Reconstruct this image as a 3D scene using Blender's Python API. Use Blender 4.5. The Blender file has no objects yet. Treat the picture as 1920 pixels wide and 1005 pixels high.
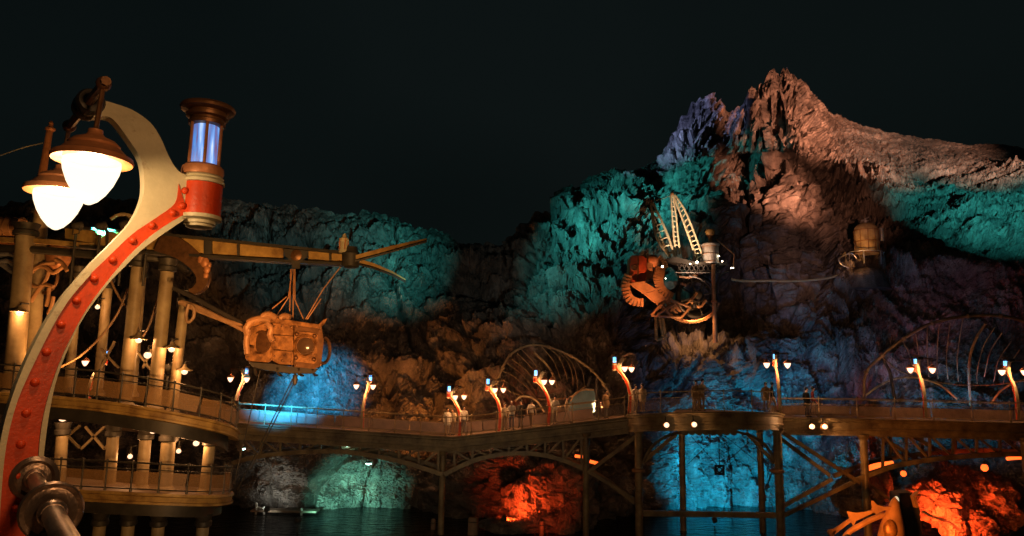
import bpy, math, random
import numpy as np
from mathutils import Vector, Matrix

random.seed(7)
sc = bpy.context.scene
col = sc.collection
rad = math.radians

# ------------------------------------------------------------------ camera
F, W, H = 1387.0, 1920.0, 1005.0          # focal length and frame of the photograph in pixels
EYE = Vector((0, 0, 1.6))                 # an eye 1.6 m above the near walkway
PITCH = math.atan((718 - H / 2) / F)
ROT = Matrix.Rotation(math.pi / 2 + PITCH, 4, 'X') @ Matrix.Rotation(rad(1.0), 4, 'Z')
cd = bpy.data.cameras.new('camera')
cam = bpy.data.objects.new('camera', cd)
col.objects.link(cam)
cam.matrix_world = Matrix.Translation(EYE) @ ROT
cd.sensor_width = 36; cd.lens = 36 * F / W; cd.clip_end = 3000; cd.clip_start = 0.05
sc.camera = cam

# ------------------------------------------------------------------ night sky
world = bpy.data.worlds.new('World'); sc.world = world; world.use_nodes = True
nt = world.node_tree; nt.nodes.clear()
wo = nt.nodes.new('ShaderNodeOutputWorld'); bg = nt.nodes.new('ShaderNodeBackground')
sky = nt.nodes.new('ShaderNodeTexSky'); sky.sky_type = 'NISHITA'; sky.sun_disc = False
sky.sun_elevation = rad(-3); sky.sun_rotation = rad(200)
wmix = nt.nodes.new('ShaderNodeMix'); wmix.data_type = 'RGBA'; wmix.blend_type = 'ADD'; wmix.inputs[0].default_value = 1
tcw = nt.nodes.new('ShaderNodeTexCoord'); nz = nt.nodes.new('ShaderNodeTexNoise'); nz.inputs['Scale'].default_value = 1.6
rw = nt.nodes.new('ShaderNodeValToRGB')
rw.color_ramp.elements[0].color = (.0009, .0024, .0024, 1); rw.color_ramp.elements[1].color = (.0034, .0058, .0058, 1)
rw.color_ramp.elements[0].position = .35; rw.color_ramp.elements[1].position = .68
hs = nt.nodes.new('ShaderNodeMix'); hs.data_type = 'RGBA'; hs.blend_type = 'MULTIPLY'; hs.inputs[0].default_value = 1
hs.inputs[7].default_value = (.01, .01, .01, 1)
nt.links.new(tcw.outputs['Generated'], nz.inputs['Vector']); nt.links.new(nz.outputs[0], rw.inputs[0])
nt.links.new(sky.outputs[0], hs.inputs[6])
nt.links.new(hs.outputs[2], wmix.inputs[6]); nt.links.new(rw.outputs[0], wmix.inputs[7])
nt.links.new(wmix.outputs[2], bg.inputs[0]); bg.inputs[1].default_value = 1.0
nt.links.new(bg.outputs[0], wo.inputs[0])
vs = sc.view_settings; vs.view_transform = 'Standard'; vs.look = 'None'; vs.exposure = 0; vs.gamma = 1; vs.use_curve_mapping = False
sc.render.engine = 'CYCLES'
sc.cycles.use_denoising = True
sc.cycles.max_bounces = 5; sc.cycles.diffuse_bounces = 3; sc.cycles.glossy_bounces = 3; sc.cycles.transmission_bounces = 4
sc.cycles.volume_bounces = 0
sc.cycles.sample_clamp_indirect = 3; sc.cycles.sample_clamp_direct = 0
sc.cycles.caustics_reflective = False; sc.cycles.caustics_refractive = False
sc.cycles.use_light_tree = True

# ------------------------------------------------------------------ helpers
R3 = ROT.to_3x3()
RN = np.array([[R3[i][j] for j in range(3)] for i in range(3)])
def ray(px, py):
    return R3 @ Vector(((px - W / 2) / F, -(py - H / 2) / F, -1))
def P(px, py, d):
    v = ray(px, py)
    return EYE + v * (d / v.y)
def PN(px, py, d):
    c = np.stack([(px - W / 2) / F, -(py - H / 2) / F, -np.ones_like(px)], -1) @ RN.T
    return c * (d / c[..., 1])[..., None] + np.array([0, 0, 1.6])
def PP(pts, d=None):
    """list of (px,py[,d]) -> points"""
    return [P(p[0], p[1], p[2] if len(p) > 2 else d) for p in pts]
V = Vector
UP = V((0, 0, 1))

def interp(pts, x):
    return float(np.interp(x, [p[0] for p in pts], [p[1] for p in pts]))
def smooth_path(pts, n=6):
    """Catmull-Rom through points"""
    pts = [V(p) for p in pts]
    if len(pts) < 3: return pts
    out = []
    q = [pts[0] * 2 - pts[1]] + pts + [pts[-1] * 2 - pts[-2]]
    for i in range(1, len(q) - 2):
        a, b, c, d = q[i - 1], q[i], q[i + 1], q[i + 2]
        for k in range(n):
            t = k / n
            out.append(.5 * ((2 * b) + (c - a) * t + (2 * a - 5 * b + 4 * c - d) * t * t + (3 * b - a - 3 * c + d) * t ** 3))
    out.append(pts[-1])
    return out

class MB:
    """collects geometry in world or local coordinates; build() links it as one mesh object"""
    def __init__(s): s.v = []; s.f = []
    def add(s, vs, fs):
        o = len(s.v); s.v += [tuple(v) for v in vs]; s.f += [tuple(i + o for i in f) for f in fs]; return s
    def hexa(s, p):
        return s.add(p, [(0, 3, 2, 1), (4, 5, 6, 7), (0, 1, 5, 4), (1, 2, 6, 5), (2, 3, 7, 6), (3, 0, 4, 7)])
    def box(s, c, size, rot=0.0):
        x, y, z = [k / 2 for k in size]; c = V(c); m = Matrix.Rotation(rot, 3, 'Z')
        return s.hexa([c + m @ V(q) for q in ((-x, -y, -z), (x, -y, -z), (x, y, -z), (-x, y, -z), (-x, -y, z), (x, -y, z), (x, y, z), (-x, y, z))])
    def beam(s, a, b, w, h, up=UP):
        a, b = V(a), V(b); d = (b - a).normalized()
        side = d.cross(V(up))
        if side.length < 1e-4: side = d.cross(V((1, 0, 0)))
        side.normalize(); u = side.cross(d).normalized()
        sx = side * w / 2; uz = u * h / 2
        return s.hexa([a - sx - uz, a + sx - uz, b + sx - uz, b - sx - uz, a - sx + uz, a + sx + uz, b + sx + uz, b - sx + uz])
    def tube(s, pts, r, n=8, closed=False):
        pts = [V(p) for p in pts]; m = len(pts)
        rs = r if isinstance(r, (list, tuple)) else [r] * m
        vs = []; prev = None
        for i, p in enumerate(pts):
            a = pts[i - 1] if (i > 0 or closed) else p
            b = pts[(i + 1) % m] if (i < m - 1 or closed) else p
            t = (b - a)
            t = t.normalized() if t.length > 1e-9 else UP.copy()
            if prev is None:
                x = t.cross(UP)
                if x.length < 1e-3: x = t.cross(V((1, 0, 0)))
            else:
                x = prev - t * prev.dot(t)
                if x.length < 1e-6: x = t.cross(UP)
            x.normalize(); prev = x; y = t.cross(x)
            vs += [p + (x * math.cos(2 * math.pi * k / n) + y * math.sin(2 * math.pi * k / n)) * rs[i] for k in range(n)]
        fs = []
        for i in range(m if closed else m - 1):
            j = (i + 1) % m
            fs += [(i * n + k, i * n + (k + 1) % n, j * n + (k + 1) % n, j * n + k) for k in range(n)]
        if not closed:
            fs += [tuple(range(n))[::-1], tuple(range((m - 1) * n, m * n))]
        return s.add(vs, fs)
    def lathe(s, c, prof, n=20, axis=UP, x0=None, a0=0.0, a1=2 * math.pi):
        """prof: (radius, height) pairs along the axis"""
        c = V(c); ax = V(axis).normalized()
        x = (x0 or (ax.cross(V((0, 1, 0))) if abs(ax.y) < .9 else ax.cross(V((1, 0, 0))))).normalized(); y = ax.cross(x)
        full = abs(a1 - a0 - 2 * math.pi) < 1e-6
        nn = n if full else n + 1
        vs = []
        for r, h in prof:
            for k in range(nn):
                a = a0 + (a1 - a0) * k / n
                vs.append(c + ax * h + (x * math.cos(a) + y * math.sin(a)) * max(r, 1e-4))
        fs = []
        for i in range(len(prof) - 1):
            for k in range(n):
                k2 = (k + 1) % nn
                fs.append((i * nn + k, i * nn + k2, (i + 1) * nn + k2, (i + 1) * nn + k))
        if full:
            fs.append(tuple(range(n))[::-1]); m = (len(prof) - 1) * nn; fs.append(tuple(range(m, m + n)))
        return s.add(vs, fs)
    def ball(s, c, r, n=10, sx=1, sy=1, sz=1):
        c = V(c); vs = []; m = max(4, n // 2)
        for i in range(m + 1):
            t = math.pi * i / m
            for k in range(n):
                a = 2 * math.pi * k / n
                vs.append(c + V((math.sin(t) * math.cos(a) * r * sx, math.sin(t) * math.sin(a) * r * sy, math.cos(t) * r * sz)))
        fs = [(i * n + k, (i + 1) * n + k, (i + 1) * n + (k + 1) % n, i * n + (k + 1) % n) for i in range(m) for k in range(n)]
        return s.add(vs, fs)
    def prism(s, front, back):
        """front/back: matching closed outlines"""
        n = len(front)
        return s.add(list(front) + list(back), [tuple(range(n)), tuple(range(2 * n - 1, n - 1, -1))] + [(i, i + n, (i + 1) % n + n, (i + 1) % n) for i in range(n)])
    def loft(s, rings, closed_ring=True, caps=True):
        n = len(rings[0]); vs = [p for r in rings for p in r]; fs = []
        for i in range(len(rings) - 1):
            for k in range(n if closed_ring else n - 1):
                fs.append((i * n + k, i * n + (k + 1) % n, (i + 1) * n + (k + 1) % n, (i + 1) * n + k))
        if caps and closed_ring:
            fs += [tuple(range(n))[::-1], tuple(range((len(rings) - 1) * n, len(rings) * n))]
        return s.add(vs, fs)
    def torus(s, c, axis, R, r, n=24, m=8, a0=0, a1=2 * math.pi, x0=None):
        c = V(c); ax = V(axis).normalized()
        x = (x0 or (ax.cross(UP) if abs(ax.z) < .9 else ax.cross(V((1, 0, 0))))).normalized(); y = ax.cross(x)
        full = abs(a1 - a0 - 2 * math.pi) < 1e-6
        pts = [c + (x * math.cos(a0 + (a1 - a0) * k / n) + y * math.sin(a0 + (a1 - a0) * k / n)) * R for k in range(n if full else n + 1)]
        return s.tube(pts, r, m, closed=full)
    def mesh(s, name, mat, o=V((0, 0, 0)), angle=35):
        me = bpy.data.meshes.new(name)
        me.from_pydata([(a - o.x, b - o.y, c - o.z) for a, b, c in s.v], [], s.f)
        me.materials.append(mat); me.validate()
        import bmesh
        bm = bmesh.new(); bm.from_mesh(me); bmesh.ops.recalc_face_normals(bm, faces=bm.faces); bm.to_mesh(me); bm.free()
        if angle:
            me.polygons.foreach_set('use_smooth', [True] * len(me.polygons))
            me.set_sharp_from_angle(angle=rad(angle))
        me.update()
        return me
    def build(s, name, mat, parent=None, angle=35, world=True):
        o = wloc(parent) if (parent is not None and world) else V((0, 0, 0))
        me = s.mesh(name, mat, o, angle)
        ob = bpy.data.objects.new(name, me); col.objects.link(ob)
        if parent is not None: ob.parent = parent
        return ob

def wloc(o):
    l = V(o.location)
    while o.parent is not None:
        o = o.parent; l = l + V(o.location)
    return l
def tag(o, label=None, cat=None, group=None, kind=None):
    if label: o['label'] = label
    if cat: o['category'] = cat
    if group: o['group'] = group
    if kind: o['kind'] = kind
    return o
def thing(name, loc, label, cat, group=None):
    o = bpy.data.objects.new(name, None); col.objects.link(o); o.location = loc; o.empty_display_size = .2
    return tag(o, label, cat, group)
def copy_tree(o, parent=None):
    c = o.copy(); col.objects.link(c)
    if parent is not None: c.parent = parent
    for ch in list(o.children):
        if ch.name.startswith('~'): continue
        copy_tree(ch, c)
    return c

# ------------------------------------------------------------------ materials
def lerp3(c, k): return tuple(min(1, x * k) for x in c[:3]) + (1,)
def mat(name, color, rough=.55, metal=0.0, scale=3.0, var=.35, bump=.25, bscale=None, stain=None, spec=.5, chips=None):
    m = bpy.data.materials.new(name); m.use_nodes = True
    t = m.node_tree; b = t.nodes['Principled BSDF']
    tc = t.nodes.new('ShaderNodeTexCoord')
    n = t.nodes.new('ShaderNodeTexNoise'); n.inputs['Scale'].default_value = scale; n.inputs['Detail'].default_value = 6; n.inputs['Roughness'].default_value = .65
    t.links.new(tc.outputs['Object'], n.inputs['Vector'])
    r = t.nodes.new('ShaderNodeValToRGB'); r.color_ramp.elements[0].position = .32; r.color_ramp.elements[1].position = .7
    r.color_ramp.elements[0].color = lerp3(stain or color, 1 - var); r.color_ramp.elements[1].color = lerp3(color, 1 + var * .5)
    t.links.new(n.outputs[0], r.inputs[0]); t.links.new(r.outputs[0], b.inputs['Base Color'])
    if chips:
        n3 = t.nodes.new('ShaderNodeTexNoise'); n3.inputs['Scale'].default_value = 9; n3.inputs['Detail'].default_value = 8; n3.inputs['Roughness'].default_value = .7
        t.links.new(tc.outputs['Object'], n3.inputs['Vector'])
        rc = t.nodes.new('ShaderNodeValToRGB'); rc.color_ramp.elements[0].position = .60; rc.color_ramp.elements[1].position = .66
        rc.color_ramp.elements[0].color = (0, 0, 0, 1); rc.color_ramp.elements[1].color = (.75, .75, .75, 1)
        t.links.new(n3.outputs[0], rc.inputs[0])
        mc = t.nodes.new('ShaderNodeMix'); mc.data_type = 'RGBA'; mc.inputs[7].default_value = tuple(chips) + (1,)
        t.links.new(rc.outputs[0], mc.inputs[0]); t.links.new(r.outputs[0], mc.inputs[6]); t.links.new(mc.outputs[2], b.inputs['Base Color'])
    mr = t.nodes.new('ShaderNodeMapRange'); mr.inputs[3].default_value = max(.05, rough - .12); mr.inputs[4].default_value = min(1, rough + .15)
    t.links.new(n.outputs[0], mr.inputs[0]); t.links.new(mr.outputs[0], b.inputs['Roughness'])
    b.inputs['Metallic'].default_value = metal
    b.inputs['Specular IOR Level'].default_value = spec
    if bump:
        n2 = t.nodes.new('ShaderNodeTexNoise'); n2.inputs['Scale'].default_value = bscale or scale * 6; n2.inputs['Detail'].default_value = 4
        t.links.new(tc.outputs['Object'], n2.inputs['Vector'])
        bp = t.nodes.new('ShaderNodeBump'); bp.inputs['Strength'].default_value = bump; bp.inputs['Distance'].default_value = .02
        t.links.new(n2.outputs[0], bp.inputs['Height']); t.links.new(bp.outputs[0], b.inputs['Normal'])
    return m
def frosted(name, color, strength):
    """milky lamp glass: glows itself and lets the light of the bulb inside it through"""
    m = bpy.data.materials.new(name); m.use_nodes = True
    t = m.node_tree; t.nodes.clear()
    o = t.nodes.new('ShaderNodeOutputMaterial'); mx = t.nodes.new('ShaderNodeMixShader'); tr = t.nodes.new('ShaderNodeBsdfTransparent'); em = t.nodes.new('ShaderNodeEmission')
    em.inputs[0].default_value = tuple(color) + (1,); em.inputs[1].default_value = strength; mx.inputs[0].default_value = .5
    t.links.new(tr.outputs[0], mx.inputs[1]); t.links.new(em.outputs[0], mx.inputs[2]); t.links.new(mx.outputs[0], o.inputs[0])
    return m
def bulb_light(parent, loc, color, watts, radius=.05):
    l = bpy.data.lights.new('bulb_light', 'POINT'); l.color = color; l.energy = watts; l.shadow_soft_size = radius
    o = bpy.data.objects.new('bulb_light', l); col.objects.link(o); o.parent = parent; o.location = loc
    return o
def emit(name, color, strength):
    m = bpy.data.materials.new(name); m.use_nodes = True
    t = m.node_tree; b = t.nodes['Principled BSDF']
    b.inputs['Base Color'].default_value = (.8, .75, .65, 1); b.inputs['Roughness'].default_value = .3
    b.inputs['Emission Color'].default_value = tuple(color) + (1,); b.inputs['Emission Strength'].default_value = strength
    return m

M = dict(
    cream=mat('cream_paint', (.50, .46, .30), .45, 0, 2.2, .25, .15, 30, chips=(.30, .25, .16)),
    orange=mat('orange_red_paint', (.60, .058, .010), .42, 0, 2.5, .25, .15, 40, stain=(.42, .04, .01), chips=(.34, .04, .012), spec=.3),
    bronze=mat('bronze', (.20, .10, .045), .42, .6, 5, .4, .15),
    rust_rim=mat('copper_shade', (.48, .20, .08), .45, .2, 5, .35, .15),
    pipe=mat('worn_steel_pipe', (.30, .22, .17), .33, .85, 6, .35, .2),
    olive=mat('olive_iron_paint', (.27, .215, .115), .45, .05, 1.2, .45, .25, 12, stain=(.15, .10, .055)),
    iron=mat('dark_iron', (.055, .05, .042), .5, .3, 2, .4, .2, 14),
    gold=mat('yellow_girder_paint', (.46, .30, .09), .5, .05, 1.6, .4, .2, 14, stain=(.28, .15, .05)),
    column=mat('cream_column_paint', (.34, .27, .15), .5, 0, 1.0, .35, .15, 10, stain=(.24, .16, .08)),
    deck=mat('deck_boards', (.16, .11, .08), .6, 0, 1.5, .4, .3, 14),
    panel=mat('mesh_panel', (.17, .115, .09), .6, .1, 3, .4, .5, 40),
    brass=mat('pod_brass', (.40, .19, .06), .42, .35, 3.0, .6, .5, 14, stain=(.16, .06, .02), chips=(.07, .03, .015)),
    redtank=mat('red_housing_paint', (.42, .07, .02), .45, .1, 1.5, .45, .25, 10, stain=(.25, .05, .02)),
    tan=mat('tan_plate', (.42, .22, .10), .5, .15, 1.5, .4, .25, 10),
    white=mat('white_boiler_paint', (.62, .64, .62), .45, .05, 1.2, .3, .15, 10, stain=(.45, .36, .26)),
    darkwheel=mat('blackened_iron', (.03, .028, .026), .45, .5, 2, .4, .2, 14),
    hose=mat('rubber_hose', (.32, .19, .10), .5, 0, 3, .3, .2),
    blackhose=mat('black_rubber', (.03, .026, .024), .5, 0, 3, .3, .2),
    wood=mat('weathered_timber', (.22, .15, .10), .7, 0, 3, .4, .4, 18),
    glassdark=mat('dark_porthole_glass', (.10, .06, .035), .12, 0, 2, .3, 0),
    skin=mat('skin', (.50, .30, .21), .55, 0, 8, .1, 0),
    hair=mat('dark_hair', (.025, .018, .014), .5, 0, 20, .4, .2),
    silver=mat('silver_pipe', (.40, .42, .46), .3, .7, 3, .3, .15),
)
# ------------------------------------------------------------------ rock, terrain, water
def _h(ix, iy, iz, k):
    n = (ix * 374761393 + iy * 668265263 + iz * 2147483647 + k * 1274126177) & 0xFFFFFFFF
    n = ((n ^ (n >> 13)) * 1274126177) & 0xFFFFFFFF
    n = ((n ^ (n >> 16)) * 2246822519) & 0xFFFFFFFF
    return ((n ^ (n >> 15)) & 0xFFFFFF).astype(np.float32) / np.float32(0xFFFFFF)
def vnoise(p, k=0):
    f = np.floor(p); i = f.astype(np.int64); t = (p - f).astype(np.float32); t = t * t * t * (t * (t * 6 - 15) + 10)
    r = 0
    for dx in (0, 1):
        wx = t[..., 0] if dx else 1 - t[..., 0]
        for dy in (0, 1):
            wy = t[..., 1] if dy else 1 - t[..., 1]
            for dz in (0, 1):
                wz = t[..., 2] if dz else 1 - t[..., 2]
                r = r + _h(i[..., 0] + dx, i[..., 1] + dy, i[..., 2] + dz, k) * wx * wy * wz
    return r * 2 - 1
def fbm(p, o=4, k=0, gain=.5):
    a, s, q = 1.0, 0, p
    for j in range(o):
        s = s + a * vnoise(q, k + j); q = q * 2.03 + 17.3; a *= gain
    return s
def ridged(p, o=4, k=0):
    a, s, q = 1.0, 0, p
    for j in range(o):
        s = s + a * (1 - np.abs(vnoise(q, k + j)) * 2); q = q * 2.1 + 9.1; a *= .5
    return s
def worley(p, k=0, jit=.9):
    f = np.floor(p); i = f.astype(np.int64); t = (p - f).astype(np.float32)
    d1 = np.full(t.shape[:-1], 9, np.float32); d2 = d1.copy(); cid = np.zeros_like(d1)
    for dx in (-1, 0, 1):
        for dy in (-1, 0, 1):
            for dz in (-1, 0, 1):
                a, b, c = i[..., 0] + dx, i[..., 1] + dy, i[..., 2] + dz
                qx = dx + .5 + (_h(a, b, c, k) - .5) * jit - t[..., 0]
                qy = dy + .5 + (_h(a, b, c, k + 1) - .5) * jit - t[..., 1]
                qz = dz + .5 + (_h(a, b, c, k + 2) - .5) * jit - t[..., 2]
                d = np.sqrt(qx * qx + qy * qy + qz * qz)
                near = d < d1
                d2 = np.where(near, d1, np.minimum(d2, d)); cid = np.where(near, _h(a, b, c, k + 3), cid); d1 = np.where(near, d, d1)
    return d1, d2, cid
def sstep(a, b, x):
    t = np.clip((x - a) / (b - a), 0, 1); return t * t * (3 - 2 * t)
def blur(a, n, axis):
    k = np.hanning(n + 2)[1:-1]; k /= k.sum()
    pad = [(0, 0), (0, 0)]; pad[axis] = (n // 2, n - 1 - n // 2)
    b = np.pad(a, pad, mode='edge')
    return np.apply_along_axis(lambda r: np.convolve(r, k, 'valid'), axis, b)

def rock_material(name, c0, c1, c2, rough=.75):
    m = bpy.data.materials.new(name); m.use_nodes = True
    t = m.node_tree; b = t.nodes['Principled BSDF']; N = t.nodes.new; L = t.links.new
    tc = N('ShaderNodeTexCoord')
    n1 = N('ShaderNodeTexNoise'); n1.inputs['Scale'].default_value = .22; n1.inputs['Detail'].default_value = 9; n1.inputs['Roughness'].default_value = .68
    L(tc.outputs['Object'], n1.inputs['Vector'])
    r = N('ShaderNodeValToRGB'); e = r.color_ramp.elements
    e[0].position = .30; e[0].color = c0 + (1,); e[1].position = .72; e[1].color = c2 + (1,)
    k = e.new(.52); k.color = c1 + (1,)
    L(n1.outputs[0], r.inputs[0])
    mp = N('ShaderNodeMapping'); mp.inputs['Scale'].default_value = (1.1, 1.1, .28); mp.inputs['Rotation'].default_value = (.1, .25, 0)
    n2 = N('ShaderNodeTexNoise'); n2.inputs['Scale'].default_value = .9; n2.inputs['Detail'].default_value = 8; n2.inputs['Roughness'].default_value = .7
    L(tc.outputs['Object'], mp.inputs[0]); L(mp.outputs[0], n2.inputs['Vector'])
    r2 = N('ShaderNodeValToRGB'); r2.color_ramp.elements[0].position = .36; r2.color_ramp.elements[1].position = .62
    r2.color_ramp.elements[0].color = (.26, .25, .25, 1); r2.color_ramp.elements[1].color = (1.15, 1.1, 1.05, 1)
    L(n2.outputs[0], r2.inputs[0])
    mx = N('ShaderNodeMix'); mx.data_type = 'RGBA'; mx.blend_type = 'MULTIPLY'; mx.inputs[0].default_value = .85
    L(r.outputs[0], mx.inputs[6]); L(r2.outputs[0], mx.inputs[7]); L(mx.outputs[2], b.inputs['Base Color'])
    n3 = N('ShaderNodeTexNoise'); n3.inputs['Scale'].default_value = 1.7; n3.inputs['Detail'].default_value = 10; n3.inputs['Roughness'].default_value = .72
    L(tc.outputs['Object'], n3.inputs['Vector'])
    bp = N('ShaderNodeBump'); bp.inputs['Strength'].default_value = .9; bp.inputs['Distance'].default_value = .35
    L(n3.outputs[0], bp.inputs['Height']); L(bp.outputs[0], b.inputs['Normal'])
    mr = N('ShaderNodeMapRange'); mr.inputs[3].default_value = rough - .22; mr.inputs[4].default_value = rough + .15
    L(n2.outputs[0], mr.inputs[0]); L(mr.outputs[0], b.inputs['Roughness'])
    return m
ROCK = rock_material('volcanic_rock', (.055, .048, .043), (.20, .172, .152), (.43, .38, .34))
ROCK2 = rock_material('dark_wet_rock', (.045, .039, .034), (.165, .142, .125), (.38, .335, .295), .55)

MSIL = [(800, 470), (860, 466), (900, 464), (950, 466), (978, 440), (1000, 422), (1012, 404), (1036, 400), (1040, 362), (1062, 352), (1085, 350), (1100, 336),
        (1130, 326), (1172, 318), (1180, 324), (1205, 316), (1238, 297), (1248, 276), (1258, 248), (1270, 240), (1276, 222), (1292, 212), (1298, 192), (1304, 196), (1312, 186), (1320, 190), (1330, 177),
        (1338, 178), (1344, 190), (1352, 186), (1356, 202), (1366, 208), (1385, 200), (1400, 196), (1404, 172), (1412, 165), (1420, 172), (1428, 162), (1434, 160), (1437, 146), (1448, 132),
        (1456, 140), (1462, 146), (1466, 134), (1476, 127), (1486, 138), (1492, 136), (1498, 148), (1506, 150), (1512, 164), (1522, 172), (1534, 186), (1548, 202), (1570, 214), (1600, 229), (1660, 246),
        (1720, 257), (1800, 268), (1870, 275), (1930, 281), (2100, 286), (2400, 300)]
MCOL = {
    790: [(1010, 55), (760, 60), (600, 68), (500, 76), (470, 84)],
    860: [(1010, 54), (760, 58), (600, 66), (500, 74), (465, 83)],
    940: [(1010, 53), (800, 55), (640, 62), (560, 68), (500, 74), (466, 82)],
    1020: [(1010, 53), (800, 54.5), (640, 60), (520, 67), (440, 74), (402, 80)],
    1100: [(1010, 53), (800, 54.5), (640, 58.5), (560, 62), (440, 71), (336, 86)],
    1180: [(1010, 54), (800, 55), (650, 58), (560, 63), (440, 72), (380, 79), (320, 96)],
    1260: [(1010, 56), (800, 57.5), (665, 59), (645, 61), (622, 66), (500, 69), (400, 76), (320, 94), (246, 118)],
    1340: [(1010, 57), (800, 58.5), (665, 59), (645, 61), (615, 66.5), (480, 70), (395, 78), (330, 94), (178, 122)],
    1440: [(1010, 57), (800, 58.5), (650, 62), (540, 67), (440, 71), (395, 77), (330, 88), (280, 106), (140, 124)],
    1540: [(1010, 56), (800, 58), (650, 62), (530, 67.5), (430, 74), (385, 82), (310, 102), (194, 123)],
    1640: [(1010, 55), (800, 57), (650, 61), (535, 66.5), (515, 69), (430, 74), (350, 92), (300, 108), (241, 120)],
    1760: [(1010, 55), (800, 56), (650, 60), (520, 67), (440, 74), (360, 87), (300, 102), (263, 117)],
    1920: [(1010, 54.5), (800, 56), (650, 60), (520, 66), (440, 72), (350, 85), (300, 98), (280, 112)],
    2400: [(1010, 54), (800, 55), (600, 60), (440, 72), (320, 98), (300, 110)],
}
LSIL = [(-300, 372), (200, 376), (400, 381), (450, 377), (480, 380), (520, 381), (560, 385), (600, 391), (660, 402), (710, 404), (745, 408), (770, 419), (800, 433), (806, 430), (830, 440), (846, 452), (870, 466), (920, 500), (1000, 560)]
LCOL = {
    -300: [(1010, 55), (800, 57), (640, 61), (540, 66), (450, 73), (372, 84)],
    300: [(1010, 54), (800, 56), (640, 60), (540, 66), (450, 73), (378, 84)],
    560: [(1010, 54), (900, 54.5), (800, 54.5), (720, 56), (640, 60), (540, 66), (460, 71), (385, 82)],
    760: [(1010, 55), (900, 55.5), (800, 55.5), (720, 57), (640, 61), (560, 66), (500, 69), (440, 73), (414, 80)],
    860: [(1010, 56), (800, 57.5), (640, 62), (560, 68), (500, 74), (460, 80)],
    1000: [(1010, 60), (800, 63), (640, 68), (560, 76)],
}
def sheet_depth(sil, cols, xs, S):
    """depth of the undisplaced rock face on the grid xs x S (S=0 foot, 1 skyline)"""
    ck = sorted(cols); base = []
    for c in ck:
        top = interp(sil, c); pts = sorted(cols[c], key=lambda q: -q[0]); bot = pts[0][0]
        s = [(bot - q[0]) / (bot - top) for q in pts]
        base.append(np.interp(S, s, [q[1] for q in pts]))
    base = np.array(base)
    return np.stack([np.interp(xs, ck, base[:, j]) for j in range(len(S))], 1)

def build_sheet(name, sil, cols, x0, x1, nx, ns, material, disp):
    xs = np.linspace(x0, x1, nx); S = np.linspace(0, 1, ns)
    D = sheet_depth(sil, cols, xs, S)
    D = blur(D, max(3, int(46 / (xs[1] - xs[0]))), 0); D = blur(D, max(3, ns // 22), 1)
    top = np.interp(xs, [q[0] for q in sil], [q[1] for q in sil])
    PX = np.repeat(xs[:, None], ns, 1); PY = 1010 + (top[:, None] - 1010) * S[None, :]
    pos = PN(PX, PY, D)
    ii = np.gradient(pos, axis=0); jj = np.gradient(pos, axis=1)
    nrm = np.cross(ii, jj); nrm /= np.linalg.norm(nrm, axis=-1, keepdims=True) + 1e-9
    nrm = np.where((nrm[..., 1:2] > 0), -nrm, nrm)
    for ax in (0, 1):
        for c in range(3): nrm[..., c] = blur(nrm[..., c], 9, ax)
    h, lat = disp(pos, PX, PY, S[None, :])
    pos = pos + nrm * h[..., None] + lat
    # far side of the ridge, going down behind the skyline
    nb = 14; rows = []
    for k in range(1, nb + 1):
        q = pos[:, -1] + np.array([0, 1.3 * k, -.45 * k - .05 * k * k]); q[:, 2] += .5 * vnoise(q * .35, 77) * min(1, k / 3); rows.append(q[:, None])
    pos = np.concatenate([pos] + rows, 1); n2 = pos.shape[1]
    idx = np.arange(nx * n2).reshape(nx, n2)
    quads = np.stack([idx[:-1, :-1], idx[1:, :-1], idx[1:, 1:], idx[:-1, 1:]], -1).reshape(-1, 4)
    me = bpy.data.meshes.new(name)
    me.vertices.add(nx * n2); me.vertices.foreach_set('co', pos.reshape(-1).astype(np.float32))
    me.loops.add(quads.size); me.loops.foreach_set('vertex_index', quads.reshape(-1).astype(np.int32))
    me.polygons.add(len(quads)); me.polygons.foreach_set('loop_start', np.arange(0, quads.size, 4, dtype=np.int32))
    me.polygons.foreach_set('use_smooth', np.zeros(len(quads), bool))
    me.materials.append(material); me.update(); me.validate()
    ob = bpy.data.objects.new(name, me); col.objects.link(ob)
    return ob, pos

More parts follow.
